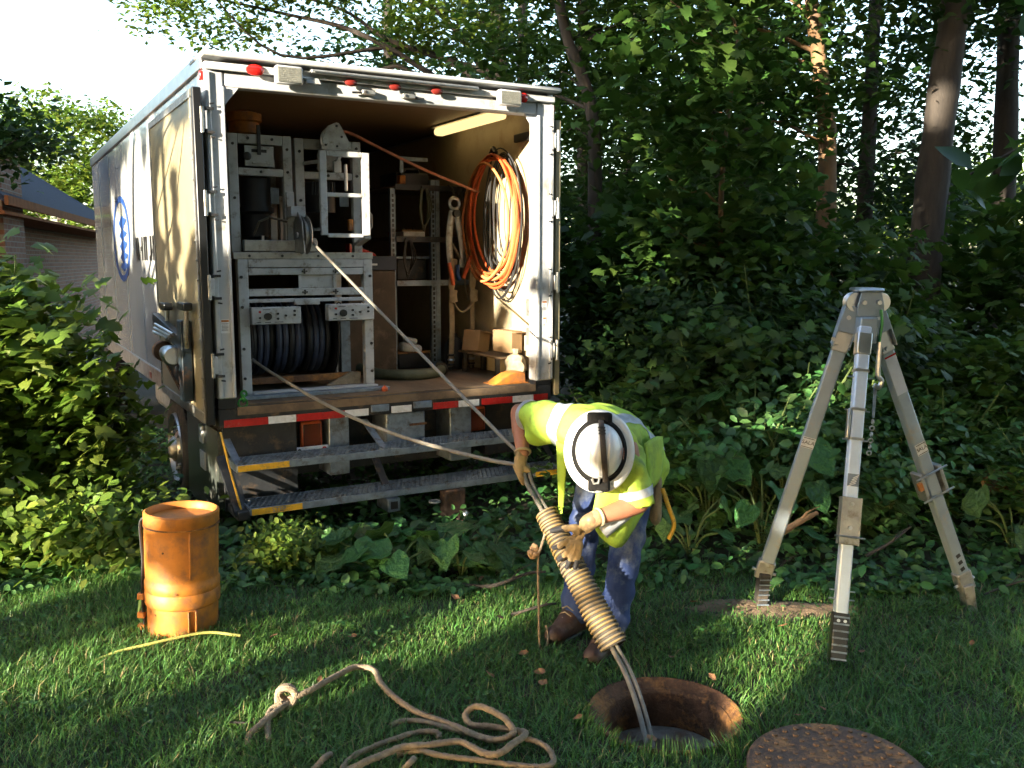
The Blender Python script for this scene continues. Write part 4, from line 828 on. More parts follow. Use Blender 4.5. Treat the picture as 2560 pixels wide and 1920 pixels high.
# --- yellow cord by the drum
t = thing('yellow_cord', 'thin yellow green cord lying on the grass below the orange drum', 'cord', (-1.7, 3.85, .03))
off = (-1.7, 3.85, .03)
MB(off).tube(bez([(-1.24, 3.98, .05), (-1.38, 3.97, .07), (-1.50, 3.93, .065), (-1.62, 3.86, .06), (-1.72, 3.80, .055), (-1.80, 3.74, .04)], 8), .0065, 8).build('cord', mat('yellow_green_cord', (.42, .40, .10), .7), t, smooth=True)
MB(off).tube(bez([(-1.78, 4.30, .18), (-1.80, 4.25, .12), (-1.79, 4.2, .06), (-1.76, 4.16, .02)], 6), .009, 8, flat=.6).build('cord_tail', mat('green_tape', (.22, .36, .08), .6), t, smooth=True)

# --- manila rope on the lawn
def gpx(zx, zy, h=.05):        # corner (500,1600), 2.212 px per photo px -> lawn
    px = (500+zx/2.212)/1.15733; py = (1600+zy/2.212)/1.15733
    x = (px-1106)/1972.34; u = -(py-829.5)/1972.34; c, s_ = math.cos(.1347), math.sin(.1347)
    r = Vector((x, c+u*s_, u*c-s_)); t = (h-CAMH)/r.z; return Vector((0, 0, CAMH)) + r*t
rp = thing('manila_rope', 'thick tan rope with a knot lying in loose loops on the lawn', 'rope', (-.5, 3.2, .03)); off = (-.5, 3.2, .03)
def rope_tube(pts, r, off, pitch=.045, n=12):
    # a laid rope: three lobes winding along the path
    out = [pts[0]]
    for a, c in zip(pts, pts[1:]):
        k = max(1, int((c-a).length/.007)); out += [a.lerp(c, (i+1)/k) for i in range(k)]
    b = MB(off); L = 0; n0 = len(b.v); b.tube(out, r, n)
    for i in range(len(out)):
        if i: L += (out[i]-out[i-1]).length
        for k in range(n):
            q = Vector(b.v[i*n+k]); f = 1+.20*math.cos(3*(2*PI*k/n - 2*PI*L/pitch)); b.v[i*n+k] = tuple(out[i]+(q-out[i])*f)
    return b
strands = [
 [(500,330,.07),(560,300,.08),(640,262,.08),(760,195,.07),(860,150,.06),(960,165,.05),(1000,240,.05),(1080,320,.05),(1200,400,.045),(1340,450,.045),(1440,490,.045),(1560,540,.05),(1650,552,.06),(1715,530,.07),(1735,505,.075),(1690,440,.09),(1600,385,.09),(1520,368,.08),(1468,415,.06),(1500,468,.05),(1600,478,.045),(1690,492,.05),(1800,515,.06),(1730,575,.075),(1640,632,.07),(1560,622,.06),(1500,590,.055),(1420,562,.055),(1250,582,.06),(1120,592,.06),(1020,632,.06),(880,690,.06),(760,760,.05)],
 [(1050,475,.03),(1130,447,.035),(1250,455,.035),(1400,495,.035),(1560,535,.035),(1640,560,.03)],
 [(780,720,.03),(840,650,.035),(960,590,.04),(1100,540,.04),(1220,508,.04),(1310,512,.04),(1326,545,.03)],
 [(1090,640,.03),(1200,612,.045),(1350,642,.045),(1600,672,.04),(1720,690,.04),(1880,702,.04),(1950,680,.04),(1940,620,.04),(1880,570,.04),(1800,545,.04)],
 [(490,345,.06),(400,410,.06),(320,480,.055),(272,530,.04),(268,580,.02)],
 [(455,345,.07),(392,390,.055),(374,450,.05),(380,555,.03)],
 [(600,740,.03),(650,695,.04),(690,650,.05),(722,632,.04)], [(1120,720,.03),(1160,680,.05),(1185,655,.045)]]
for i, s_ in enumerate(strands):
    pts = bez([gpx(*q) for q in s_], 7); r = .0115 if i in (0, 4, 5) else .010
    rope_tube(pts, r, off).build('strand', M['rope'], rp, smooth=True, angle=80)
kc = gpx(478, 315, .075)
for a in range(3):
    pts = [kc + Vector((.034*math.cos(q), .022*math.sin(q)*math.cos(a*1.0)+.006*a-.006, .028*math.sin(q)+.012*math.sin(a))) for q in np.linspace(0, 2*PI, 15)[:-1]]
    MB(off).tube(pts, .0125, 8, closed=True).build('knot_turn', M['rope'], rp, smooth=True)
tw = thing('twig', 'pale twig end sticking out beside the rope knot', 'twig', gpx(160, 455, .03)); MB(gpx(160, 455, .03)).tube([gpx(160, 455, .035), gpx(240, 458, .04), gpx(330, 455, .03)], .004, 6).build('stick', M['bark'], tw)

# --- cables, duct and tag line in the worker's hands
HR = Vector((.045, 4.13, .80)); DT = Vector((.150, 3.95, .640)); DB = Vector((.422, 3.60, .165))
def dpath(t): return DT.lerp(DB, t) + Vector((-.012, 0, .018))*math.sin(PI*t)
cA = [TW(.354, .62, .40), TW(.354, .40, .352), *[TW(.354, .40, .352).lerp(HR+Vector((-.012, .02, .0)), t)-Vector((0, 0, .10*math.sin(PI*t))) for t in (.2, .4, .6, .8, .93)], HR+Vector((-.012, .02, .0))]
cB = [TW(.665, .38, 1.27), TW(.71, .32, 1.19), *[TW(.71, .32, 1.19).lerp(HR+Vector((.012, .03, .03)), t) for t in (.25, .5, .75, .93)], HR+Vector((.012, .03, .03))]
down = [(HR.x, HR.y, HR.z), (.085, 4.06, .73), tuple(DT), tuple(dpath(.35)), tuple(dpath(.7)), tuple(DB), (.470, 3.47, .10), (.508, 3.33, .0), (.530, 3.22, -.14), (.545, 3.19, -.45), (.55, 3.2, -1.2)]
for nm, lb, head, dx, r, m in (('feed_cable', 'grey cable from the hose reel sagging down to the worker and into the manhole', cA, -.012, .0105, 'cable'), ('feed_cable', 'straight tan cable from the winch pulley to the worker and into the manhole', cB, .012, .0090, 'cable')):
    t = thing(nm, lb, 'cable', (DB.x, DB.y, 0)); off = (DB.x, DB.y, 0)
    pts = bez(head + [Vector(p)+Vector((dx, dx*.3, 0)) for p in down[1:]], 10)
    MB(off).tube(pts, r, 10).build('line', M[m], t, smooth=True)
    MB(off).lathe([(r+.001, -.03), (r+.006, -.02), (r+.006, .02), (r+.001, .03)], 12, tuple(Vector(down[-2])+Vector((dx, dx*.3, 0)))).build('sleeve', M['steel'], t, smooth=True)
du = thing('corrugated_duct', 'dusty yellow corrugated duct held by the worker around the cables', 'duct', (DB.x, DB.y, 0)); off = (DB.x, DB.y, 0)
pts = [dpath(i/30) for i in range(31)]
RT = lambda t: lerp(.0475, .0600, t)
MB(off).tube(pts, [RT(i/30)-.004 for i in range(31)], 24, cap=False).build('tube_wall', M['corrg'], du, smooth=True)
for i in range(36):
    t0 = (i+.5)/36; c = dpath(t0); d = (dpath(min(1, t0+.02))-dpath(max(0, t0-.02))).normalized(); X = d.orthogonal().normalized(); Y = d.cross(X)
    jit = Vector((random.uniform(-1, 1), random.uniform(-1, 1), random.uniform(-1, 1)))*.0015
    ring = [c + jit + (X*math.cos(q)+Y*math.sin(q))*RT(t0) + d*.003*math.cos(q+i*.35) for q in np.linspace(0, 2*PI, 25)[:-1]]
    MB(off).tube(ring, .0050, 6, closed=True).build('ridge', M['corr'], du, smooth=True)
tl = thing('tag_line', 'thin cord with a pale knotted tag hanging from the duct to the grass', 'cord', (.12, 3.90, 0)); off = (.12, 3.90, 0)
d0 = dpath(.18) + Vector((-.048, -.018, 0))
MB(off).tube(bez([d0, d0+Vector((-.02, -.02, -.06)), Vector((.115, 3.88, .45)), Vector((.118, 3.885, .25)), Vector((.125, 3.90, .03)), Vector((.15, 3.92, .02)), Vector((.165, 3.95, .06)), Vector((.155, 3.98, .10))], 8), .0055, 8).build('cord', M['rope'], tl, smooth=True)
for k in range(11):
    b = MB(off); b.sphere((.100+random.uniform(-.02, .02), 3.875+random.uniform(-.015, .015), .485+random.uniform(-.025, .025)), .012, 8, 6, (random.uniform(.8, 1.7), .8, random.uniform(.6, 1.3))); b.build('knot_fold', mat('pale_rag', (.42, .27, .15), .9, var=.2, vscale=40) if k == 0 else bpy.data.materials['pale_rag'], tl, smooth=True)

# --- bare soil by the tripod foot, log and sticks at the wood edge
b = MB(); n = 40; vs_ = [(0, 0, .022)]; fs_ = []
for q, rr in ((0, .55), (1, 1.0)):
    for k in range(n):
        a = 2*PI*k/n; R = rr*(1+.25*math.sin(3*a+1)+.12*math.sin(7*a)); vs_.append((.44*R*math.cos(a), .15*R*math.sin(a), .018 if q == 0 else -.01))
for k in range(n):
    l = (k+1) % n; fs_ += [(0, 1+k, 1+l), (1+k, 1+n+k, 1+n+l, 1+l)]
b.add(vs_, fs_); so_ = b.build('bare_soil', mat('dry_soil', (.24, .16, .095), .95, var=.4, vscale=12, bump=1, bscale=40), None, smooth=True, loc=(1.32, 4.42, .0)); tag(so_, kind='structure')
def stick(px, lab, r, name='fallen_branch', m='bark', rough=.3):
    t = thing(name, lab, 'branch' if name != 'log' else 'log', px[0]); pts = bez(px, 6)
    rr = [r*(1-.45*i/len(pts))*(1+rough*.3*math.sin(i*2.1)) for i in range(len(pts))]
    MB(px[0]).tube(pts, rr, 9).build('wood', M[m], t, smooth=True)
    q = Vector(pts[len(pts)//2]); MB(px[0]).tube([q, q+Vector((.05, .02, .05)), q+Vector((.12, .01, .09))], [r*.4, r*.3, r*.15], 6).build('side_shoot', M[m], t, smooth=True); return t
stick([(3.05, 5.7, .36), (3.35, 5.75, .30), (3.8, 5.85, .20), (4.3, 5.9, .1)], 'broken log with pale torn end at the right edge', .075, 'log', 'barklight')
stick([(3.25, 5.5, .12), (3.6, 5.6, .14), (4.1, 5.6, .1)], 'dark mossy log lying under the broken pale log', .085, 'log', 'bark')
stick([(1.43, 4.88, .22), (1.60, 4.95, .30), (1.72, 5.0, .34)], 'short brown stick leaning behind the left tripod leg', .022, m='barklight')
stick([(1.95, 4.85, .14), (2.1, 4.9, .20), (2.25, 5.0, .26)], 'thin grey stick between the front and right tripod legs', .010)
stick([(-.35, 4.72, .03), (-.12, 4.62, .05), (.08, 4.70, .09), (.18, 4.76, .08)], 'curved brown branch on the ground behind the tag line', .012)
stick([(.0, 4.28, .03), (.16, 4.33, .06), (.22, 4.40, .04)], 'short curved twig near the worker boot', .008)
stick([(2.45, 4.55, .03), (2.62, 4.6, .07), (2.78, 4.63, .10)], 'thin twig beside the right tripod foot', .006)
# --- dry leaves on the lawn
lv = MB(); lv.add([(0, -.03, .002), (.018, -.008, .008), (.012, .022, .004), (0, .034, .010), (-.014, .02, .012), (-.02, -.006, .006), (0, 0, .0)], [(6, 0, 1), (6, 1, 2), (6, 2, 3), (6, 3, 4), (6, 4, 5), (6, 5, 0)])
lo = lv.build('fallen_leaf', M['deadleaf'], None); spots = [(1080,1335),(1058,1458),(1130,1412),(1165,1452),(1175,1475),(1538,1462),(1862,1408),(2010,1333),(1690,1352),(1285,1425),(840,1320),(760,1375),(985,1290),(1720,1545),(1775,1530),(1450,1420),(590,1375),(690,1470),(930,1545),(1500,1300),(1790,1180),(2100,1390),(1040,1250),(620,1290),(1250,1550),(1405,1597)]
for i, (px, py) in enumerate(spots):
    o = lo if i == 0 else lo.copy()
    if i: COL.objects.link(o)
    zx = (px*1.15733-500)*2.212; zy = (py*1.15733-1600)*2.212; p = gpx(zx, zy, .045)
    o.location = p; s_ = random.uniform(.55, 1.0); o.scale = (s_, s_, s_); o.rotation_euler = (random.uniform(-.5, .5), random.uniform(-.5, .5), random.uniform(0, 6.28))
    tag(o, 'small curled dry brown leaf lying on the lawn', 'leaf', 'dry leaves scattered on the lawn')

# ================================================================== the worker
V3 = lambda *a: Vector(a)
pe = thing('person', 'worker in yellow vest, blue jeans and white hard hat bending over the duct', 'person', (.42, 4.02, 0)); PO = Vector((.42, 4.02, 0))
def capsule(b, p0, r0, p1, r1, n=14, flat=1.0, upv=None):
    p0 = Vector(p0); p1 = Vector(p1); d = (p1-p0).normalized(); pts = []; rs = []
    for k in range(4): a = PI/2*(k+.35)/4.35; pts.append(p0 - d*r0*math.cos(a)); rs.append(r0*math.sin(a))
    for t in (0, .5, 1): pts.append(p0.lerp(p1, t)); rs.append(lerp(r0, r1, t))
    for k in range(3, -1, -1): a = PI/2*(k+.35)/4.35; pts.append(p1 + d*r1*math.cos(a)); rs.append(r1*math.sin(a))
    b.tube(pts, rs, n, flat=flat, upv=upv)
def loft(b, secs, n=20):
    """secs: (centre, axisA*halfwidth, axisB*halfthickness)"""
    vs = []; fs = []
    for c, A, B in secs:
        for k in range(n):
            q = 2*PI*k/n; vs.append(Vector(c) + Vector(A)*math.cos(q) + Vector(B)*math.sin(q))
    m = len(secs)
    for i in range(m-1):
        for k in range(n): l = (k+1) % n; fs.append((i*n+k, i*n+l, (i+1)*n+l, (i+1)*n+k))
    fs += [tuple(range(n-1, -1, -1)), tuple((m-1)*n+k for k in range(n))]
    b.add(vs, fs)
def fuse(b, name, m, vox=.012, smooth=6, noise=0, nscale=20, parent=pe, keep=None):
    """overlapping lumps -> one continuous skin"""
    me = bpy.data.meshes.new('t'); me.from_pydata([tuple(Vector(p)-PO) for p in b.v], [], b.f)
    bm = bmesh.new(); bm.from_mesh(me); bmesh.ops.recalc_face_normals(bm, faces=bm.faces); bm.to_mesh(me); bm.free()
    o = bpy.data.objects.new('t', me); COL.objects.link(o)
    r = o.modifiers.new('r', 'REMESH'); r.mode = 'VOXEL'; r.voxel_size = vox
    s_ = o.modifiers.new('s', 'SMOOTH'); s_.factor = .5; s_.iterations = smooth
    bpy.context.view_layer.update(); dg = bpy.context.evaluated_depsgraph_get()
    m2 = bpy.data.meshes.new_from_object(o.evaluated_get(dg)); bpy.data.objects.remove(o)
    if noise:
        n = len(m2.vertices); co = np.empty(n*3, np.float32); m2.vertices.foreach_get('co', co); co = co.reshape(-1, 3)
        no = np.empty(n*3, np.float32); m2.vertices.foreach_get('normal', no); no = no.reshape(-1, 3); k = nscale
        w_ = np.sin(co[:, 0]*k+2*np.sin(co[:, 2]*k*.7))*np.sin(co[:, 2]*k*1.1+1.7*np.sin(co[:, 1]*k*.9)) + .6*np.sin(co[:, 1]*k*1.9+co[:, 2]*k*1.3+1)
        co += no*(w_*noise)[:, None]; m2.vertices.foreach_set('co', co.ravel()); m2.update()
    m2.name = name; m2.materials.clear(); m2.materials.append(m); m2.shade_smooth()
    o = bpy.data.objects.new(name, m2); COL.objects.link(o); o.parent = parent; return o
skin = mat('tanned_skin', (.36, .15, .085), .5, var=.2, vscale=14, bump=.1, bscale=80)
Fd = V3(-.55, -.835, 0); Rt = V3(-.835, .55, 0)
Pc = V3(.525, 4.30, .84); Sc = V3(.33, 3.96, 1.0); SR = V3(.165, 4.08, 1.035); SL = V3(.485, 3.85, .955)
ER = V3(.035, 4.30, 1.03); WR = V3(.05, 4.15, .865); EL = V3(.548, 3.82, .715); WL = V3(.328, 3.715, .672)
HL, HRp = Pc-Rt*.095, Pc+Rt*.095; KL, KR = V3(.525, 4.03, .47), V3(.335, 4.18, .47); AL, AR = V3(.455, 3.95, .10), V3(.300, 4.12, .10)
AX = V3(-.09, -.965, .235).normalized(); HC = V3(.362, 3.72, .965); HD = HC - AX*.085
FF = (V3(0, 0, -1) - AX*V3(0, 0, -1).dot(AX)).normalized(); XX = FF.cross(AX).normalized()
spine = (Sc-Pc).normalized(); LatS = (SR-SL).normalized(); UpS = spine.cross(LatS).normalized(); UpS = UpS if UpS.z > 0 else -UpS
UpP = spine.cross(Rt).normalized(); UpP = UpP if UpP.z > 0 else -UpP
MidC = Pc.lerp(Sc, .55) + V3(0, 0, .03)
# --- body under the clothes: one continuous skin
b = MB()
loft(b, [(Pc-spine*.10, Rt*.10, UpP*.08), (Pc, Rt*.155, UpP*.115), (MidC, (Rt+LatS).normalized()*.145, UpS*.105), (Sc, LatS*.165, UpS*.10), (Sc+spine*.07, LatS*.08, UpS*.06)])
capsule(b, Sc+spine*.02, .06, HD-AX*.06, .055)
loft(b, [(HD-AX*.13+FF*.02, XX*.03, FF*.04), (HD-AX*.10+FF*.03, XX*.055, FF*.07), (HD-AX*.04, XX*.072, FF*.095), (HD, XX*.078, FF*.098), (HD+AX*.05, XX*.072, FF*.088), (HD+AX*.09, XX*.04, FF*.05)])
capsule(b, HD-AX*.02+FF*.095, .014, HD-AX*.055+FF*.118, .016, 8)              # nose
capsule(b, HD-AX*.115+FF*.075, .022, HD-AX*.10+FF*.085, .02, 8)                # chin
for s_ in (-1, 1): capsule(b, HD-AX*.02+XX*s_*.080, .014, HD-AX*.07+XX*s_*.079, .01, 8)
for S, E, Wr in ((SR, ER, WR), (SL, EL, WL)):
    capsule(b, S, .058, E, .043); capsule(b, E, .045, E.lerp(Wr, .35), .045); capsule(b, E.lerp(Wr, .35), .045, Wr, .031)
for Hp, K, A in ((HL, KL, AL), (HRp, KR, AR)):
    capsule(b, Hp, .085, K, .055); capsule(b, K, .055, K.lerp(A, .35), .055); capsule(b, K.lerp(A, .35), .054, A, .036)
fuse(b, 'body', skin, .011, 5)
for s_ in (-1, 1):
    e = MB(PO); e.sphere(HD-AX*.02+XX*s_*.032+FF*.083, .012, 10, 8); e.build('eye', M['tapew'], pe, smooth=True)
b = MB(PO); b.tube([HD-AX*.085+FF*.098+XX*(-.025), HD-AX*.087+FF*.102, HD-AX*.085+FF*.098+XX*.025], .006, 8); b.build('mouth', mat('lips', (.30, .10, .08), .5), pe, smooth=True)
b = MB(); loft(b, [(HD-AX*.135+FF*.06, XX*.03, FF*.02), (HD-AX*.115+FF*.06, XX*.055, FF*.045), (HD-AX*.085+FF*.035, XX*.07, FF*.068), (HD-AX*.06+FF*.02, XX*.07, FF*.07)]); fuse(b, 'beard', mat('grey_stubble', (.20, .15, .11), .9, var=.5, vscale=60, bump=.8, bscale=140), .008, 3)
# --- dark shirt
b = MB(); loft(b, [(Pc-spine*.05, Rt*.165, UpP*.13), (Pc, Rt*.175, UpP*.135), (MidC-UpS*.01, (Rt+LatS).normalized()*.165, UpS*.13), (Sc-UpS*.01, LatS*.18, UpS*.115), (Sc+spine*.08-UpS*.01, LatS*.09, UpS*.075)])
fuse(b, 'shirt', mat('black_shirt', (.018, .018, .02), .9, var=.3, vscale=10), .013, 5, .004, 26)
# --- hi-vis vest with sleeves
vmat = mat('lime_vest', (.33, .54, .06), .75, col2=(.42, .54, .05), vscale=5, bump=.4, bscale=26, dirt=(.15, .24, .04), dscale=6, damt=.4)
vin = Vector((0, 0, 0))
b = MB()
loft(b, [(Pc-spine*.26+V3(0, 0, -.07), Rt*.17, UpP*.13), (Pc-spine*.16+V3(0, 0, -.02), Rt*.175, UpP*.165), (Pc, Rt*.178, UpP*.158), (MidC, (Rt+LatS).normalized()*.19, UpS*.145), (Sc-spine*.05, LatS*.215, UpS*.135), (Sc+spine*.03, LatS*.19, UpS*.115), (Sc+spine*.09, LatS*.10, UpS*.08)])
ReS = SR.lerp(ER, .62); LeS = SL.lerp(EL, .93)
capsule(b, SR-V3(-.03, .03, 0), .085, ReS, .070); loft(b, [(SR+V3(.02, -.02, -.02), spine*.09, V3(0, 0, .085)), (SR.lerp(ER, .4)+V3(0, 0, -.035), spine*.085, V3(0, 0, .10)), (ReS+V3(0, 0, -.045), spine*.075, V3(0, 0, .105))]); capsule(b, SL+V3(-.03, .02, .01), .088, LeS, .074)
loft(b, [(SL+V3(-.02, .03, .0), V3(.10, .0, 0), V3(0, .08, .0)), (SL.lerp(EL, .5)+V3(-.01, .03, 0), V3(.085, .02, 0), V3(-.02, .08, 0)), (LeS+V3(-.01, .02, -.03), V3(.085, .02, 0), V3(-.02, .075, 0))])
vest = fuse(b, 'vest', vmat, .010, 3, .0058, 27)
def trim(o, planes):
    """cut away what lies on the positive side of each group of planes"""
    bm = bmesh.new(); bm.from_mesh(o.data)
    for co, no in planes:
        bmesh.ops.bisect_plane(bm, geom=bm.verts[:]+bm.edges[:]+bm.faces[:], plane_co=Vector(co)-PO, plane_no=no, clear_outer=True)
    bm.to_mesh(o.data); bm.free(); o.data.shade_smooth()
def delete_where(o, fn):
    bm = bmesh.new(); bm.from_mesh(o.data); dl = [f for f in bm.faces if fn(f.calc_center_median()+PO)]
    bmesh.ops.delete(bm, geom=dl, context='FACES'); bm.to_mesh(o.data); bm.free()
# open the sleeves at their ends, the neck, the hem, and the belly (front of the vest hangs open)
dR = (ER-SR).normalized(); dL = (EL-SL).normalized()
def open_vest(p):
    if (p-ReS).dot(dR) > .035 and (p-SR).dot(dR) > .1 and (p-ReS).length < .14: return True
    if (p-LeS).dot(dL) > .03 and (p-LeS).length < .15: return True
    t = (p-Pc).dot(spine); c = Pc + spine*t; q = p-c
    if t > .56: return True
    if t < -.215: return True
    if -.25 < t < .60 and q.dot(UpS) < (-.05 if t < .34 else -.125) and -.02 < q.dot(LatS) < .13: return True
    return False
delete_where(vest, open_vest)
sm = vest.modifiers.new('solid', 'SOLIDIFY'); sm.thickness = .004; sm.offset = -1
def stripe(name, planes, m, off=.0035, keepfn=None):
    me = vest.data.copy(); bm = bmesh.new(); bm.from_mesh(me)
    for co, no in planes:
        bmesh.ops.bisect_plane(bm, geom=bm.verts[:]+bm.edges[:]+bm.faces[:], plane_co=Vector(co)-PO, plane_no=no, clear_outer=True)
    if keepfn:
        bmesh.ops.delete(bm, geom=[f for f in bm.faces if not keepfn(f.calc_center_median()+PO)], context='FACES')
    bm.normal_update()
    for v in bm.verts: v.co += v.normal*off
    bm.to_mesh(me); bm.free(); me.materials.clear(); me.materials.append(m); me.shade_smooth()
    o = bpy.data.objects.new(name, me); COL.objects.link(o); o.parent = vest; return o
refl = mat('reflective_stripe', (.50, .53, .58), .4, .25, var=.2, vscale=14, bump=.1, dirt=(.33, .33, .30), dscale=12, damt=.25)
def slab(name, c, n, half, keep=None): n = Vector(n).normalized(); stripe(name, [(Vector(c)+n*half, n), (Vector(c)-n*half, -n)], refl, keepfn=keep)
torso_only = lambda p: (p-SR).dot(dR) < .10 and (p-SL).dot(dL) < .12
slab('reflective_stripe', Sc+LatS*.125, LatS, .030, lambda p: torso_only(p))
slab('reflective_stripe', Sc-LatS*.115, LatS, .032, lambda p: torso_only(p) and (p-Sc).dot(UpS) > -.03)
slab('reflective_stripe', Pc+spine*.10, spine, .034, lambda p: torso_only(p))
slab('reflective_stripe', ReS-dR*.005, dR, .018, lambda p: (p-ReS).length < .13)
slab('reflective_stripe', LeS-dL*.03, dL, .018, lambda p: (p-LeS).length < .14)
# hanging front panels
def cloth(name, top, bot, m, rows=14, cols=16, wav=.010, parent=vest, belly=V3(0, -.02, 0)):
    tp_ = bez(top, 6); bt_ = bez(bot, 6); vs = []; fs = []
    for j in range(rows+1):
        for i in range(cols+1):
            a = tp_[round(i/cols*(len(tp_)-1))]; c = bt_[round(i/cols*(len(bt_)-1))]; t = j/rows
            p = a.lerp(c, t) + belly*math.sin(PI*t) + V3(.3, -1, 0)*wav*math.sin(i*.9+t*2)*t
            vs.append(p)
    for j in range(rows):
        for i in range(cols): q = j*(cols+1)+i; fs.append((q, q+1, q+cols+2, q+cols+1))
    o = MB(PO).add(vs, fs).build(name, m, parent, smooth=True, angle=80)
    s_ = o.modifiers.new('solid', 'SOLIDIFY'); s_.thickness = .004; return o, vs
fl, fv = cloth('front_panel', [V3(.375, 3.80, .87), V3(.45, 3.80, .88), V3(.54, 3.85, .89), V3(.605, 3.98, .91), V3(.66, 4.14, .91), V3(.685, 4.28, .86)], [V3(.335, 3.80, .66), V3(.38, 3.80, .57), V3(.46, 3.83, .515), V3(.54, 3.90, .57), V3(.61, 4.04, .64), V3(.655, 4.17, .70)], vmat)
st_, _ = cloth('reflective_stripe', [V3(.375, 3.783, .62)+V3(-.004, -.012, 0), V3(.42, 3.785, .66)+V3(0, -.012, 0), V3(.475, 3.80, .70)+V3(0, -.014, 0), V3(.52, 3.83, .735)+V3(0, -.012, 0)], [V3(.405, 3.785, .575)+V3(0, -.012, 0), V3(.45, 3.795, .61)+V3(0, -.012, 0), V3(.505, 3.82, .65)+V3(0, -.014, 0), V3(.55, 3.85, .69)+V3(0, -.012, 0)], refl, 4, 10, .002, belly=V3(0, -.006, 0))
cloth('front_panel', [V3(.195, 3.97, .96), V3(.215, 3.94, .955), V3(.24, 3.92, .95)], [V3(.205, 3.98, .66), V3(.215, 3.96, .65), V3(.225, 3.95, .66)], vmat, 12, 6, .006)
cloth('side_panel', [V3(.585, 3.95, .95), V3(.645, 4.05, .96), V3(.70, 4.17, .94)], [V3(.60, 3.945, .73), V3(.655, 4.04, .74), V3(.70, 4.16, .77)], vmat, 10, 8, .004, belly=V3(.004, -.008, 0))
cloth('hem_cord', [V3(.205, 3.975, .665), V3(.215, 3.955, .655), V3(.222, 3.945, .665)], [V3(.205, 3.96, .60), V3(.213, 3.955, .60), V3(.222, 3.95, .605)], vmat, 5, 4, .003)
# tool pouch and yellow sling at the hip
b = MB(); capsule(b, Pc-Rt*.19+V3(.01, .05, -.13), .035, Pc-Rt*.17+V3(.02, .04, -.30), .05, flat=.6); fuse(b, 'tool_pouch', M['strap'], .012, 2)
MB(PO).tube(bez([Pc-Rt*.20+V3(.02, .03, -.16), Pc-Rt*.22+V3(.03, .02, -.24), Pc-Rt*.23+V3(.05, .02, -.33), Pc-Rt*.20+V3(.05, .0, -.40)], 5), .011, 8).build('yellow_lanyard', M['yellow'], pe, smooth=True)
# --- jeans
jm = mat('dirty_denim', (.026, .055, .185), .85, var=.4, vscale=9, bump=.4, bscale=50, dirt=(.19, .22, .26), dscale=5, damt=.4)
b = MB(); loft(b, [(Pc+spine*.06, Rt*.165, UpP*.12), (Pc-spine*.02, Rt*.18, UpP*.135), (Pc-spine*.12+V3(0, 0, -.03), Rt*.16, UpP*.11)])
for Hp, K, A in ((HL, KL, AL), (HRp, KR, AR)):
    capsule(b, Hp, .105, Hp.lerp(K, .6), .085); capsule(b, Hp.lerp(K, .55), .087, K, .076); capsule(b, K, .076, K.lerp(A, .5), .072); capsule(b, K.lerp(A, .5), .072, A+V3(0, 0, .02), .074)
jn = fuse(b, 'jeans', jm, .011, 4, .0055, 30)
# --- boots
bmat = mat('brown_work_boot', (.055, .028, .020), .5, var=.4, vscale=14, bump=.3, dirt=(.13, .09, .07), dscale=12, damt=.35)
for A, toe in ((AL, V3(.352, 3.765, .045)), (AR, V3(.192, 3.985, .045))):
    d = (toe-A); d.z = 0; d.normalize(); heel = A - d*.045; heel.z = .045
    b = MB(); capsule(b, A+V3(0, 0, .06), .062, A+V3(0, 0, -.02), .060); capsule(b, heel, .046, heel+d*.10, .048)
    capsule(b, heel+d*.08+V3(0, 0, .015), .05, toe, .048); capsule(b, A+d*.03, .055, toe-d*.06+V3(0, 0, .01), .05)
    bo = fuse(b, 'boot', bmat, .009, 4); trim(bo, [(V3(0, 0, .012), V3(0, 0, -1))])
    s2_ = d.cross(V3(0, 0, 1)); pts = []
    for q in np.linspace(0, 2*PI, 29)[:-1]:
        c = heel.lerp(toe, .5); pts.append((c + d*math.cos(q)*((toe-heel).length/2+.045) + s2_*math.sin(q)*(.050 if math.cos(q) > -.3 else .045)))
    so2 = MB(PO); n = len(pts); so2.add([V3(p.x, p.y, -.004) for p in pts]+[V3(p.x, p.y, .028) for p in pts], [tuple(range(n)), tuple(range(2*n-1, n-1, -1))]+[(i, (i+1) % n, (i+1) % n+n, i+n) for i in range(n)]); so2.build('sole', M['black'], bo, bevel=.005)
    for k in range(4):
        c = A + d*(.045+.018*k) + V3(0, 0, .062-.022*k); MB(PO).tube([c-s2_*.03, c+V3(0, 0, .018)+d*.008, c+s2_*.03], .0035, 6).build('lace', M['strap'], bo)
# --- gloves
gm = mat('tan_work_glove', (.36, .25, .12), .85, var=.25, vscale=20, bump=.4, bscale=70, dirt=(.20, .13, .07), dscale=14, damt=.35)
gd = mat('black_glove_palm', (.03, .03, .034), .6, var=.3, vscale=20)
def finger_tips(L_, parent):
    for a, c, r0, r1 in L_:
        b_ = MB(PO); capsule(b_, a, r0, c, r1, 12); b_.build('fingertip', gd, parent, smooth=True, angle=80)
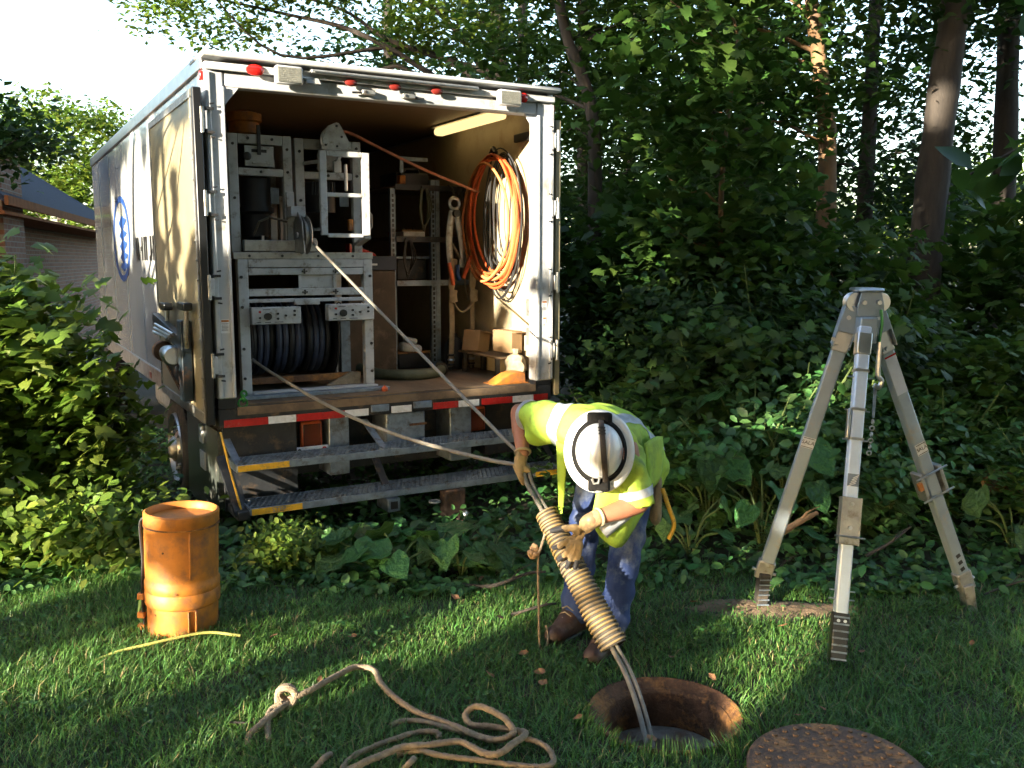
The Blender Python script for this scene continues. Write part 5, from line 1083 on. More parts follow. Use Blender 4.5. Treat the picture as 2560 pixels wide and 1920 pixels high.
# left hand spread over the duct
Pm = V3(.280, 3.735, .605); b = MB(); tipsL = []
kn = [V3(.238, 3.735, .578), V3(.250, 3.722, .560), V3(.268, 3.715, .552), V3(.287, 3.716, .556)]
tipL = [(V3(.203, 3.752, .545), V3(.180, 3.785, .528)), (V3(.222, 3.728, .515), V3(.200, 3.752, .487)), (V3(.246, 3.712, .500), V3(.232, 3.722, .465)), (V3(.276, 3.708, .505), V3(.266, 3.708, .468))]
loft(b, [(WL+V3(.022, .010, .004), V3(.014, -.031, 0), V3(-.005, -.002, .035)), (WL.lerp(Pm, .30), V3(.014, -.030, .0), V3(-.012, -.002, .035)), (Pm, V3(.036, -.012, .022), V3(.01, .02, .012)), (Pm+V3(-.018, -.006, -.032), V3(.038, -.012, .010), V3(.004, .016, .006))], 14)
for k, (m_, t_) in zip(kn, tipL):
    capsule(b, k.lerp(Pm, .25), .0150, k, .0140, 10); capsule(b, k, .0135, m_, .0120, 10); capsule(b, m_, .0120, m_.lerp(t_, .35), .0115, 10); tipsL.append((m_.lerp(t_, .25), t_, .0125, .0105))
capsule(b, WL-(WL-EL).normalized()*.03, .036, WL+(Pm-WL)*.25, .034); th0, th1, th2 = V3(.265, 3.73, .632), V3(.222, 3.742, .628), V3(.172, 3.775, .606)
capsule(b, Pm+V3(-.005, 0, .01), .020, th0, .019, 10); capsule(b, th0, .018, th1, .0145, 10); tipsL.append((th1, th2, .0138, .0115))
gl = fuse(b, 'glove', gm, .0042, 3, .0008, 90); finger_tips(tipsL, gl)
dW = (WL-EL).normalized()
cf = [WL - dW*.045 + (dW.orthogonal().normalized()*math.cos(q)+dW.cross(dW.orthogonal().normalized())*math.sin(q))*.034 for q in np.linspace(0, 2*PI, 19)[:-1]]
MB(PO).tube(cf, .0075, 8, closed=True).build('cuff', mat('knit_cuff', (.36, .28, .17), .9, bump=.4, bscale=120), gl, smooth=True)
# right hand closed on the cables
G = V3(.048, 4.125, .792); cd = (V3(.085, 4.06, .73)-G).normalized()
b = MB(); tipsL = []
out = (WR-G).normalized(); sx = cd.cross(out).normalized(); sx = sx if sx.x < 0 else -sx      # sx: viewer's left, the back of the hand
loft(b, [(WR+(WR-G)*.15, cd*.036, sx*.034), (WR.lerp(G, .45)+sx*.014, cd*.036, sx*.028), (G+sx*.024+out*.012, cd*.043, sx*.020), (G+sx*.026-out*.018, cd*.042, sx*.016)], 14)
for k in range(4):
    c0 = G + cd*(-.030+.021*k); w0 = c0+sx*.028-out*.012; w1 = c0+sx*.012-out*.036; w2 = c0-sx*.016-out*.030; w3 = c0-sx*.030-out*.004
    capsule(b, w0, .0135, w1, .0125, 10); capsule(b, w1, .0125, w2, .0118, 10); tipsL.append((w2, w3, .0125, .0108))
capsule(b, G+out*.022+cd*.02, .018, G+cd*.040+out*.026-sx*.012, .016, 10); tipsL.append((G+cd*.040+out*.022-sx*.016, G+cd*.050-out*.004-sx*.030, .0145, .012))
gl = fuse(b, 'glove', gm, .0042, 3, .0008, 90); finger_tips(tipsL, gl)
dW = (WR-ER).normalized()
cf = [WR - dW*.005 + (dW.orthogonal().normalized()*math.cos(q)+dW.cross(dW.orthogonal().normalized())*math.sin(q))*.034 for q in np.linspace(0, 2*PI, 19)[:-1]]
MB(PO).tube(cf, .0075, 8, closed=True).build('cuff', bpy.data.materials['knit_cuff'], gl, smooth=True)
# --- full-brim hard hat with headlamp strap (local: z crown, y front, x side)
hh = bpy.data.objects.new('hard_hat', None); COL.objects.link(hh); hh.parent = pe
hh.matrix_local = Matrix.Translation(HC-PO) @ Matrix((XX, FF, AX)).transposed().to_4x4()
hw = mat('scuffed_white_hat', (.78, .78, .77), .28, var=.06, vscale=8, coat=.3, dirt=(.42, .37, .28), dscale=9, damt=.18, bump=.03, bscale=30)
b = MB(); b.lathe([(.106, -.012), (.109, .0), (.106, .03), (.097, .065), (.079, .096), (.051, .117), (.018, .127), (.001, .128)], 48); b.v = [(p[0], p[1]*1.17, p[2]) for p in b.v]; b.build('dome', hw, hh, smooth=True, angle=80)
b = MB(); b.lathe([(.092, -.006), (.110, -.006), (.120, -.008), (.140, -.014), (.148, -.024), (.1485, -.030), (.146, -.030), (.138, -.020), (.118, -.014), (.092, -.014)], 48); b.v = [(p[0], p[1]*1.175, p[2]-.01*math.cos(2*math.atan2(p[1], p[0]))) for p in b.v]; b.build('brim', hw, hh, smooth=True, angle=80)
for x, hw_ in ((0, .020), (-.042, .012), (.042, .012)):
    b = MB(); pts = []
    for t in np.linspace(-.62, .62, 15): yy = math.sin(t*1.5)*.135; zz = .131*math.sqrt(max(.05, 1-(yy/.1345)**2-(x/.115)**2)); pts.append((x, yy, zz+.002-.006*abs(t)))
    b.tube(pts, [.002+hw_*.5*math.cos(t*2.3) for t in np.linspace(-.62, .62, 15)], 8, flat=.35, upv=(0, 0, 1)); b.build('ridge', hw, hh, smooth=True, angle=80)
bs = mat('worn_black_strap', (.012, .0115, .011), .9, spec=.15, var=.4, vscale=30, bump=.3, bscale=120)
b = MB(); b.lathe([(.104, .0), (.125, .003), (.124, .014), (.113, .030), (.097, .035)], 48); b.v = [(p[0], p[1]*1.175, p[2]) for p in b.v]; b.build('lamp_strap', bs, hh, smooth=True)
pts = [(-.018-.012*math.sin(t), math.sin(t)*.139, math.cos(t)*.136+.002) for t in np.linspace(-1.4, 1.4, 24)]
MB().tube(pts, .0125, 8, flat=.28, upv=(0, -1, 0)).build('top_strap', mat('brown_black_strap', (.075, .055, .04), .8, var=.4, vscale=60, bump=.4, bscale=160), hh, smooth=True)
for k in (5, 6, 7): p = pts[k]; MB().box(p[0]-.016, p[0]+.016, p[1]-.004, p[1]+.004, p[2]-.002, p[2]+.0075).build('strap_buckle', M['blackm'], hh)
hl = MB(); hl.prism([(-.052, -.004), (.05, -.004), (.045, .034), (-.045, .034)], .112, .180, 'y'); hl.build('headlamp', bs, hh, bevel=.010)
MB().prism([(-.05, .002), (.02, .002), (.015, .034), (-.045, .034)], .108, .150, 'y').build('headlamp_hinge', bs, hh, bevel=.008)
MB().lathe([(.001, 0), (.022, 0), (.024, .008), (.016, .012)], 18, (.0, .176, .012), 'y').build('headlamp_lens', M['lens'], hh, smooth=True)
MB().tube([(-.004, .118, .055), (.002, .142, .044), (.022, .145, .044), (.03, .125, .052)], .006, 8).build('wire_clip', M['dullalu'], hh, smooth=True)
MB().prism([(-.060, -.004), (.060, -.004), (.048, .034), (-.048, .034)], -.172, -.122, 'y').build('battery_pack', bs, hh, bevel=.010)
b = MB(); 
for k in range(9):
    for j in range(5):
        ph = lerp(-.20, .20, k/8); z = lerp(.040, .068, j/4); rr = .1085 - max(0, (z-.03))**1.35*.28+.0025
        b.v.append((-rr*math.cos(ph), rr*1.17*math.sin(ph)+.01, z))
for k in range(8):
    for j in range(4): q = k*5+j; b.f.append((q, q+5, q+6, q+1))
b.build('orange_sticker', mat('orange_sticker', (.55, .13, .05), .5, var=.3, vscale=60, dirt=(.6, .35, .25), dscale=40, damt=.4), hh, smooth=True)

for o in hh.children:
    if o.name.split('.')[0] != 'brim': o.scale = (.92, .93, .94)

# ================================================================== plants
def frames(N, roll):
    """per-leaf orthonormal frames: z = N, y in-plane"""
    N = N/np.linalg.norm(N, axis=1, keepdims=True); ref = np.where(np.abs(N[:, 2:3]) < .95, np.array([[0, 0, 1.]]), np.array([[1., 0, 0]]))
    X = np.cross(ref, N); X /= np.linalg.norm(X, axis=1, keepdims=True); Y = np.cross(N, X)
    c, s_ = np.cos(roll)[:, None], np.sin(roll)[:, None]; return X*c + Y*s_, -X*s_ + Y*c, N
def leafmesh(tv, tf, P, N, size, roll=None):
    n = len(P); roll = rng.uniform(0, 2*PI, n) if roll is None else roll
    X, Y, Z = frames(N, roll); tv = np.asarray(tv, float); tf = np.asarray(tf)
    V = P[:, None, :] + size[:, None, None]*(tv[None, :, 0:1]*X[:, None, :] + tv[None, :, 1:2]*Y[:, None, :] + tv[None, :, 2:3]*Z[:, None, :])
    T = tf[None] + (np.arange(n)*len(tv))[:, None, None]
    return V.reshape(-1, 3), T.reshape(-1, 3)
KITE = ([(0, -.5, 0), (.30, -.08, .07), (0, .55, -.06), (-.30, -.08, .07)], [(0, 1, 2), (0, 2, 3)])
OVAL = ([(0, -.5, 0), (.28, -.2, .06), (.25, .2, .05), (0, .55, -.08), (-.25, .2, .05), (-.28, -.2, .06)], [(0, 1, 2), (0, 2, 3), (0, 3, 4), (0, 4, 5)])
_mp = [(0, -.42), (.18, -.45), (.50, -.30), (.26, -.10), (.56, .16), (.30, .16), (.28, .30), (0, .62), (-.28, .30), (-.30, .16), (-.56, .16), (-.26, -.10), (-.50, -.30), (-.18, -.45)]
MAPLE = ([(0, -.02, .05)] + [(x, y, -.10*(x*x+y*y)*1.6) for x, y in _mp], [(0, i, i % 14+1) for i in range(1, 15)])
_ht = [(0, -.36), (.16, -.48), (.36, -.42), (.46, -.18), (.42, .08), (.26, .34), (0, .62), (-.26, .34), (-.42, .08), (-.46, -.18), (-.36, -.42), (-.16, -.48)]
HEART = ([(0, -.2, .02), (0, .2, .0)] + [(x, y, .06*math.sin(i*2.1)+.10*abs(x)-.16*max(0, y)**2) for i, (x, y) in enumerate(_ht)],
         [(0, 2, 3), (0, 3, 4), (0, 4, 5), (0, 5, 6), (0, 6, 1), (1, 6, 7), (1, 7, 8), (1, 8, 9), (1, 9, 10), (0, 1, 10), (0, 10, 11), (0, 11, 12), (0, 12, 13), (0, 13, 2)])
def cluster_points(ells, n, clump=90, sig=.30, gap=0):
    """leaf positions gathered in clumps inside ellipsoids (c, r, weight)"""
    P = []; C = []; wsum = sum(e[2] for e in ells)
    for c, r, w_ in ells:
        k = max(2, int(n*w_/wsum/clump)); d = rng.normal(size=(k, 3)); d /= np.linalg.norm(d, axis=1, keepdims=True)
        cc = np.array(c) + d*np.array(r)*(rng.uniform(.25, 1, (k, 1))**.5); C.append(cc)
        pp = cc.repeat(clump, 0) + rng.normal(size=(k*clump, 3))*np.array([sig, sig, sig*.55]); P.append(pp)
    return np.concatenate(P), np.concatenate(C)
def upish(n, sp=.55): return np.stack([rng.normal(0, sp, n), rng.normal(0, sp, n), np.ones(n)], 1)
def tree(name, label, base, path, r0, ells, nleaf, lsize, leafmat='leafA', tmpl=KITE, bark='bark', group=None, sig=.32, clump=90, sp=.6, limbs=10, carve=None, cat='tree', r1=.3, high=None, hn=1700):
    base = Vector(base); t = thing(name, label, cat, base, 0, group)
    pts = bez([Vector(p) for p in path], 6); n = len(pts); b = MB(base)
    b.tube(pts, [r0*(1-(1-r1)*i/n)*(1+.05*math.sin(i*1.7)) * (1.35 if i == 0 else 1) for i in range(n)], 12)
    P, C = cluster_points(ells, nleaf, clump, sig)
    for k in range(min(limbs, len(C))):
        e = Vector(C[int(k*len(C)/limbs)]); 
        st = min(pts, key=lambda q: abs(q.z-(e.z-.35*(e-q).length))+.2*(e-q).length); mid = st.lerp(e, .5)+Vector((random.uniform(-.1, .1), random.uniform(-.1, .1), .12))
        L = (e-st).length; rr = min(r0*.35, .010+.008*L); jv = lambda s_: Vector((random.uniform(-s_, s_), random.uniform(-s_, s_), random.uniform(-s_, s_))); q3 = bez([st, st.lerp(e, .3)+jv(.09*L)+Vector((0, 0, .08*L)), st.lerp(e, .65)+jv(.10*L), e], 5); b.tube(q3, [rr*(1-.8*i/15) for i in range(16)], 6)
    b.build('trunk', M[bark], t, smooth=True, angle=60)
    if carve is not None: P = P[carve(P)]
    V, T = leafmesh(*tmpl, P-np.array(base), upish(len(P), sp), lsize*rng.uniform(.65, 1.25, len(P)))
    np_mesh('crown', V, T, M[leafmat], t)
    if high:      # foliage above the frame that keeps the wood floor dark
        P, C = cluster_points(high, hn, 50, .5); P = P[carve(P)] if carve is not None else P; V, T = leafmesh(*tmpl, P-np.array(base), upish(len(P), .5), .26*rng.uniform(.65, 1.25, len(P))); np_mesh('upper_crown', V, T, M[leafmat], t)
    return t
def copytree(o, loc, rz, s_, label, group=None):
    c = o.copy(); COL.objects.link(c); c.location = loc; c.rotation_euler = (0, 0, rz); c.scale = (s_, s_, s_*random.uniform(.9, 1.15)); c['label'] = label
    if group: c['group'] = group
    for ch in o.children:
        d = ch.copy(); COL.objects.link(d); d.parent = c
    return c
def Z(x, y): return float(zt(x, y))
# --- gaps in the canopy through which the sun reaches the lawn: shade trees left of and behind the viewer
lit = [(TW(0, .35, 1.6), .20), (TW(0, .40, 1.25), .14), (TW(0, .85, 1.80), .15), (TW(0, 1.15, 1.45), .22), (TW(0, 1.0, 1.15), .10), (TW(0, 2.0, 1.75), .34), (TW(0, 2.5, 1.35), .36), (TW(0, 3.0, 1.75), .42), (TW(0, 3.7, 1.45), .42), (TW(0, 2.2, 1.0), .16), (TW(0, 4.4, 1.3), .2), (TW(0, 1.15, .95), .07), (TW(0, .95, .72), .06), (TW(0, .6, .95), .05), (TW(0, 2.1, .8), .08), (TW(0, 4.7, 1.6), .12), (TW(0, .4, .40), .05), (TW(0, 1.6, .62), .05), (TW(0, 2.8, .6), .06),
       (TW(.05, 0, 1.62), .11), (TW(.05, 0, 2.12), .10), (TW(.05, 0, 1.22), .07), (TW(.35, 0, 2.15), .16), (TW(.95, 0, 2.12), .20), (TW(1.5, 0, 2.15), .20), (TW(2.1, 0, 2.16), .2), (TW(2.37, 0, 1.25), .22), (TW(2.37, 0, .55), .12), (TW(2.37, 0, 1.8), .15),
       (TW(2.39, .45, 1.45), .30), (TW(2.39, .40, 1.0), .26), (TW(2.39, .30, .60), .18), (TW(2.39, .25, .35), .10), (TW(2.15, .6, 2.1), .22), (TW(.97, .3, 1.62), .20), (TW(.97, .3, 1.32), .17), (TW(2.13, .1, .16), .08), (TW(1.9, 1.3, 1.33), .06), (TW(.70, .33, 1.15), .06),
       (Vector((.27, 3.70, 1.0)), .05), (Vector((.24, 4.0, 1.06)), .11), (Vector((.42, 3.78, .74)), .10), (Vector((.40, 4.1, 1.08)), .07), (Vector((.17, 3.92, .60)), .06), (Vector((.27, 3.78, .42)), .05), 
       (Vector((DX-.05, DY-.18, .25)), .055)]
for px, py, r in ((110, 1280, .10), (215, 1262, .07), (40, 1465, .09), (200, 1440, .06), (380, 1425, .05), (560, 1415, .06), (650, 1500, .06), (700, 1380, .04), (1690, 1405, .05), (1650, 1345, .05), (1640, 1490, .04), (1010, 1300, .05), (1075, 1345, .05), (1580, 1310, .05)):
    lit.append((gpx((px*1.15733-500)*2.212, (py*1.15733-1600)*2.212, .03), r))
for p, r in (((-3.0, 5.2, .9), .26), ((-2.7, 4.9, .35), .26), ((-2.2, 5.1, .4), .14), ((-3.2, 5.3, 1.45), .18), ((-2.8, 5.3, 1.2), .12), ((-3.3, 4.8, .5), .2), ((-8.2, 16.5, 2.55), .5), ((-7.6, 14.6, 2.2), .35), ((-7.7, 14.4, 1.3), .25), ((2.85, 9, 4.2), .30), ((3.0, 9, 2.9), .15), ((1.8, 7.5, 3.9), .22), ((1.9, 5.75, 1.0), .12), ((1.2, 8, 2.4), .12), ((.6, 7.2, 3.7), .2), ((4.05, 9, 3.2), .12), ((1.3, 9, 4.6), .25), ((.75, 5.9, .6), .12), ((-.9, 5.2, .2), .12), ((-.6, 5.3, .35), .10)):
    lit.append((Vector(p), r))
LP_ = np.array([list(p) for p, r in lit]); LR_ = np.array([r for p, r in lit]); SD = np.array(SDIR)
def carve(P):
    keep = np.ones(len(P), bool)
    for p, r in zip(LP_, LR_):
        q = P - p; al = q @ SD; d = np.linalg.norm(q - al[:, None]*SD, axis=1)
        keep &= ~((d < r+.09) & (al > .5))
    return keep
perp = np.array([SUN_AZ[1], -SUN_AZ[0]])*-1; cen = np.array([.3, 6.0]) + np.array(SUN_AZ)*13.5
shade_names = ['broad shade tree left of the viewer, nearest the bush', 'broad shade tree second from the bush', 'broad shade tree in the middle behind the viewer', 'broad shade tree behind the viewer on the right', 'broad shade tree farthest right behind the viewer', 'broad shade tree at the far left end of the row']
for i, k in enumerate((-5.2, -2.4, .4, 3.2, 6.0, -8.2)):
    c = cen + perp*k; x, y = float(c[0]), float(c[1])
    tree('shade_tree', shade_names[i], (x, y, 0), [(x, y, 0), (x+.1, y, 2.5), (x, y+.1, 6), (x, y, 9)], .11,
         [((x, y, 3.2), (1.9, 1.9, 1.7), 1), ((x, y, 6.0), (2.1, 2.1, 1.9), 1.2), ((x, y, 8.6), (1.5, 1.5, 1.4), .5)], 10500, .31, 'leafA', KITE, carve=carve, group='shade trees off the left of the lawn', sig=.5, clump=24, limbs=3)
stt = [o for o in COL.objects if o.name.startswith('shade_tree') and o.parent is None][2]
for x, y, s_, lb in ((.5, -9, 1.5, 'unseen tree added for shade straight behind the viewer'), (5, -8, 1.5, 'unseen tree added for shade behind the viewer to the right'), (9, -5, 1.5, 'unseen tree added for shade right of and behind the viewer'), (11, 0, 1.4, 'unseen tree added for shade right of the viewer'), (-4, -12, 1.5, 'unseen tree added for shade behind the viewer to the left')):
    copytree(stt, (x, y, 0), random.uniform(0, 6), s_, lb)  # unseen copies added to block low sky light from behind and right
# --- wood behind the truck and the tripod
G2 = 'trees of the wood behind the lawn'
tree('maple_tree', 'tree with thin leaning trunk just right of the truck', (.75, 9.2, Z(.75, 9.2)), [(.80, 9.2, 0), (.82, 9.2, 2.0), (.78, 9.2, 3.2), (.50, 9.2, 4.0), (.32, 9.2, 5.2), (.2, 9.2, 7)], .085,
     [((.9, 9.5, 2.6), (1.1, .6, .9), 1), ((.7, 9.9, 4.2), (1.3, .6, .9), 1.2), ((.4, 9.5, 6.4), (1.4, 1.2, 1.0), .8)], 6500, .105, 'leafA', OVAL, group=G2, sig=.24, clump=55, high=[((1.2, 8.2, 6.6), (2.2, 1.8, .8), 1)])
tree('maple_tree', 'tree with sunlit peeling orange bark leaning behind the tripod', (3.05, 9.0, Z(3.05, 9.0)), [(3.05, 9.0, .0), (3.04, 9.0, 2.6), (2.95, 9.0, 3.4), (2.80, 9.0, 4.3), (2.72, 9.0, 5.0), (2.6, 9, 7.5)], .105,
     [((2.5, 8.9, 3.6), (.9, .8, .8), .8), ((2.0, 9.0, 4.6), (1.0, .9, .7), 1), ((3.4, 9.3, 6.6), (1.5, 1.2, .9), .6)], 4800, .10, 'leafA', OVAL, 'barklight', G2, sig=.24, clump=55, high=[((3.4, 8.4, 7.0), (2.2, 1.8, .8), 1)])
tree('oak_tree', 'tree with thick dark straight trunk right of the tripod head', (4.05, 9.1, Z(4, 9.1)), [(4.02, 9.1, .0), (4.08, 9.1, 2.0), (4.16, 9.1, 3.4), (4.28, 9.1, 5.0), (4.35, 9.1, 8.5)], .175,
     [((4.5, 9.0, 4.6), (.9, .8, .6), .7), ((5.2, 9.6, 6.8), (1.8, 1.4, .9), 1)], 3600, .11, 'leafB', OVAL, 'bark', G2, sig=.25, clump=55, r1=.6, high=[((5.6, 8.6, 7.2), (2.2, 1.8, .9), 1)])
tree('oak_tree', 'dark trunked tree near the right edge of the picture', (6.35, 12.0, Z(6.35, 12)), [(6.3, 12, .0), (6.34, 12, 2.5), (6.25, 12, 5.0), (6.2, 12, 9)], .17,
     [((6.2, 11.8, 5.4), (1.6, 1.2, .8), 1), ((5.6, 12, 7.4), (1.8, 1.4, 1.0), .7)], 3600, .12, 'leafB', OVAL, 'bark', G2, sig=.28, clump=55, r1=.6, high=[((6.6, 11.5, 7.8), (2.4, 2, .9), 1)])
tree('oak_tree', 'brown trunked tree half hidden between the two leaning trunks', (3.0, 12.2, Z(3, 12.2)), [(3.05, 12.2, 0), (3.02, 12.2, 3), (3.06, 12.2, 5.2), (3.0, 12.2, 9)], .12,
     [((2.2, 12, 4.2), (1.5, 1.1, 1.1), 1), ((1.6, 12.3, 6.0), (1.6, 1.3, 1.2), 1)], 4200, .12, 'leafB', OVAL, 'bark', G2, sig=.28, clump=55, high=[((2.6, 11, 7.6), (2.6, 2.2, .9), 1)])
tree('oak_tree', 'dark straight trunk rising behind the truck roof near the lamp', (-.25, 15.5, 0), [(-.1, 15.5, 0), (-.15, 15.5, 4), (-.25, 15.5, 6.0), (-.3, 15.5, 10)], .17,
     [((-4.9, 15.7, 5.9), (1.3, 1.0, .8), .9), ((-3.4, 15.6, 6.5), (1.5, 1.0, .8), 1), ((-2.0, 15.4, 6.9), (1.2, 1.0, .8), .9), ((-1.1, 15.4, 5.6), (1.0, .9, .6), .8), ((-5.8, 15.9, 6.6), (1.0, .8, .6), .6), ((-3.0, 15.8, 8.2), (2.4, 1.3, .7), .6)], 15000, .12, 'leafC', KITE, 'bark', G2, sig=.26, clump=60, limbs=14)
tree('oak_tree', 'tree crowded behind the truck corner with pale leaves at the top', (1.35, 13.0, 0), [(1.0, 13, 0), (1.0, 13, 3), (.95, 13, 6), (.9, 13, 9)], .13,
     [((.6, 12.6, 4.8), (1.5, 1.1, 1.4), 1.2), ((1.8, 12.8, 3.0), (1.4, 1, 1.2), 1), ((1.6, 13.2, 6.2), (1.5, 1.2, 1.0), .8)], 6400, .12, 'leafA', KITE, 'bark', G2, sig=.28, clump=60)
tree('maple_tree', 'slim sapling with a pale sunlit stem left of the tripod', (1.86, 8.0, Z(1.86, 8)), [(1.86, 8.0, 0), (1.84, 8, 1.2), (1.80, 8, 2.4), (1.9, 8, 3.6)], .04,
     [((1.7, 7.9, 2.3), (.9, .7, .7), 1.2), ((2.3, 7.8, 1.7), (.8, .6, .5), 1), ((1.5, 7.9, 3.3), (.8, .6, .7), .8), ((.9, 7.8, 1.7), (.6, .5, .5), .7)], 3300, .115, 'leafA', MAPLE, 'barklight', G2, sig=.22, clump=40)
bk = tree('forest_tree', 'dense dark tree at the back of the wood, behind the straight dark trunk', (3.6, 17, 0), [(3.6, 17, 0), (3.6, 17, 4), (3.6, 17, 9)], .16,
     [((3.6, 17, 2.4), (2.1, 1.2, 1.9), 1.2), ((3.6, 17, 5.0), (2.0, 1.2, 1.3), .7), ((3.6, 17, 8), (2.2, 1.5, 1.2), .6)], 6800, .16, 'leafB', KITE, 'bark', 'dense trees at the back of the wood', sig=.36, clump=60)
for x, y, s_, lb in ((.2, 18, 1.1, 'dense dark tree at the back, straight behind the truck lamp'), (7.6, 17, .95, 'dense dark tree at the back near the right picture edge'), (-2.6, 20, 1.15, 'dense tree at the back hidden behind the truck roof'), (10.5, 15.5, 1.0, 'dense dark tree at the back beyond the right picture edge'), (1.9, 15, .8, 'smaller dense dark tree at the back behind the brown trunk'), (5.7, 15, 1.0, 'dense dark tree at the back between the two right trunks'), (5.0, 19, 1.2, 'taller dense dark tree at the back right of the tripod')):
    copytree(bk, (x, y, Z(x, y)-.1), random.uniform(0, 6), s_, lb)
fr = tree('far_tree', 'sunlit yellow green tree far beyond the wood behind the tripod', (9.5, 33, 0), [(9.5, 33, 0), (9.5, 33, 1.5), (9.5, 33, 3)], .2, [((9.5, 33, 2.6), (2.8, 1.8, 2.0), 1)], 3800, .28, 'leafC', KITE, 'bark', 'far sunlit trees', sig=.45, clump=60)
for x, y, s_, lb in ((14.5, 32, 1.0, 'sunlit yellow green tree far beyond the right trunks'), (19, 34, 1.2, 'sunlit far tree at the right picture edge'), (4.5, 35, .9, 'sunlit far tree seen left of the tripod head'), (-21, 34, 1.3, 'bright green tree at the far left behind the house')):
    copytree(fr, (x, y, 0), random.uniform(0, 6), s_, lb)
tree('far_tree', 'bright green round tree behind the brick house', (-14.2, 29, 0), [(-14.2, 29, 0), (-14.2, 29, 2), (-14, 29, 4)], .2, [((-14.2, 29, 5.2), (3.0, 1.8, 1.9), 1.6), ((-12.6, 28.5, 3.8), (1.6, 1.4, 1.2), .6), ((-16.5, 29, 3.6), (1.8, 1.5, 1.4), .6)], 12500, .20, 'leafC', KITE, 'bark', 'far sunlit trees', sig=.33, clump=60)
tree('street_tree', 'tree left of the picture whose dark drooping branch hangs over the house', (-6.9, 9.2, 0), [(-6.9, 9.2, 0), (-6.9, 9.2, 2), (-6.7, 9.3, 4)], .12, [((-5.05, 9.6, 2.95), (.42, .4, .22), 1), ((-5.6, 9.5, 3.1), (.6, .5, .3), 1.2), ((-6.7, 9.3, 4.2), (1.2, 1.2, .8), 1)], 2600, .11, 'leafB', KITE, 'bark', sig=.2, clump=50, limbs=8)
tree('street_tree', 'tree above the viewer whose small dark sprig hangs at the top left corner', (-5.6, 6.1, 0), [(-5.6, 6.1, 0), (-5.5, 6.1, 2.5), (-4.9, 5.9, 3.9)], .10, [((-2.66, 4.75, 2.98), (.10, .06, .04), .35), ((-4.4, 5.6, 3.9), (.6, .5, .3), 1)], 620, .09, 'leafB', OVAL, 'bark', sig=.06, clump=14, limbs=8, high=[((-2.2, .2, 6.4), (2.6, 2.4, .8), 1)], carve=carve, hn=600)
# --- shrubs along the wood edge
def shrub(name, label, x, y, h, w_, n, ls, m, tmpl, group, dens=.2):
    b_ = (x, y, Z(x, y)); t = thing(name, label, 'shrub', b_, 0, group); b = MB(b_); tips_ = []
    for k in range(9):
        a = random.uniform(0, 6.28); e = (x+math.cos(a)*w_*random.uniform(.3, .9), y+math.sin(a)*w_*.7*random.uniform(.3, .9), b_[2]+h*random.uniform(.5, 1.0)); tips_.append(e)
        b.tube(bez([(x+.05*math.cos(a), y+.05*math.sin(a), b_[2]), ((x*.6+e[0]*.4), (y*.6+e[1]*.4), b_[2]+(e[2]-b_[2])*.55), e], 5), [.014*(1-.07*i) for i in range(11)], 6)
    b.build('stems', M['stem'], t, smooth=True)
    P, C = cluster_points([((x, y, b_[2]+h*.55), (w_, w_*.7, h*.42), 1)], n, 36, dens); P = P[P[:, 2] > b_[2]+.03]
    N = upish(len(P), .55) + np.array([-.1, -.35, 0]); V, T = leafmesh(*tmpl, P-np.array(b_), N, ls*rng.uniform(.6, 1.25, len(P)))
    np_mesh('foliage', V, T, M[m], t); return t
G3 = 'shrubs along the edge of the wood'
shA = shrub('edge_shrub', 'dense dark shrub just right of the truck rear corner', 1.15, 7.3, 1.75, .75, 3400, .070, 'leafB', OVAL, G3)
shB = shrub('edge_shrub', 'leafy maple shrub behind the worker', 1.45, 6.6, 1.35, .7, 2000, .095, 'leafA', MAPLE, G3)
shC = shrub('edge_shrub', 'low light green shrub left of the tripod', 1.55, 5.75, .95, .6, 1400, .075, 'leafG', OVAL, G3, .14)
for src, x, y, s_, rz, lb in ((shA, 2.0, 7.2, 1.05, 1.2, 'dense dark shrub behind the maple shrub'), (shA, 3.1, 7.6, .95, 2.2, 'dense dark shrub behind the tripod head'), (shA, 4.3, 7.4, .85, 3.3, 'dense dark shrub under the thick straight trunk'), (shA, 5.5, 8.2, 1.3, 4.1, 'dense dark shrub at the right behind the log'),
    (shB, 2.6, 6.7, 1.0, 1.0, 'leafy maple shrub between the tripod legs'), (shB, 3.7, 6.5, .95, 2.5, 'leafy maple shrub right of the tripod'), (shB, 4.8, 7.0, .95, 3.9, 'leafy maple shrub at the right picture edge'), (shB, 1.35, 8.3, 1.3, 5.0, 'tall maple shrub beside the truck wall'), (shB, 1.6, 8.6, 1.7, .4, 'tall maple shrub behind the slim sapling'), (shB, 3.3, 8.6, 1.3, 2.0, 'tall maple shrub beside the thick straight trunk'), (shB, 5.6, 9.4, 1.7, 2.9, 'tall maple shrub beside the right dark trunk'),
    (shC, 2.5, 5.7, .9, 1.1, 'low green shrub behind the front tripod leg'), (shC, 3.3, 5.4, .85, 2.2, 'low green shrub in front of the log'), (shC, .75, 6.0, .9, 3.0, 'low green shrub behind the worker elbow'), (shC, 3.0, 6.2, 1.0, 4.0, 'low green shrub beside the right tripod leg'), (shC, 2.0, 6.3, 1.1, 5.1, 'low green shrub behind the left tripod leg'), (shC, 4.2, 5.8, 1.0, .6, 'low green shrub at the right edge beside the log'),
    (shA, -.2, 10.5, 1.6, .9, 'dense dark shrub hidden along the far side of the truck'), (shA, 6.9, 9.6, 1.5, 5.5, 'dense dark shrub by the far right trunk'), (shA, 2.4, 10.4, 1.5, 3.6, 'dense dark shrub deep in the wood behind the tripod')):
    copytree(src, (x, y, Z(x, y)), rz, s_, lb)
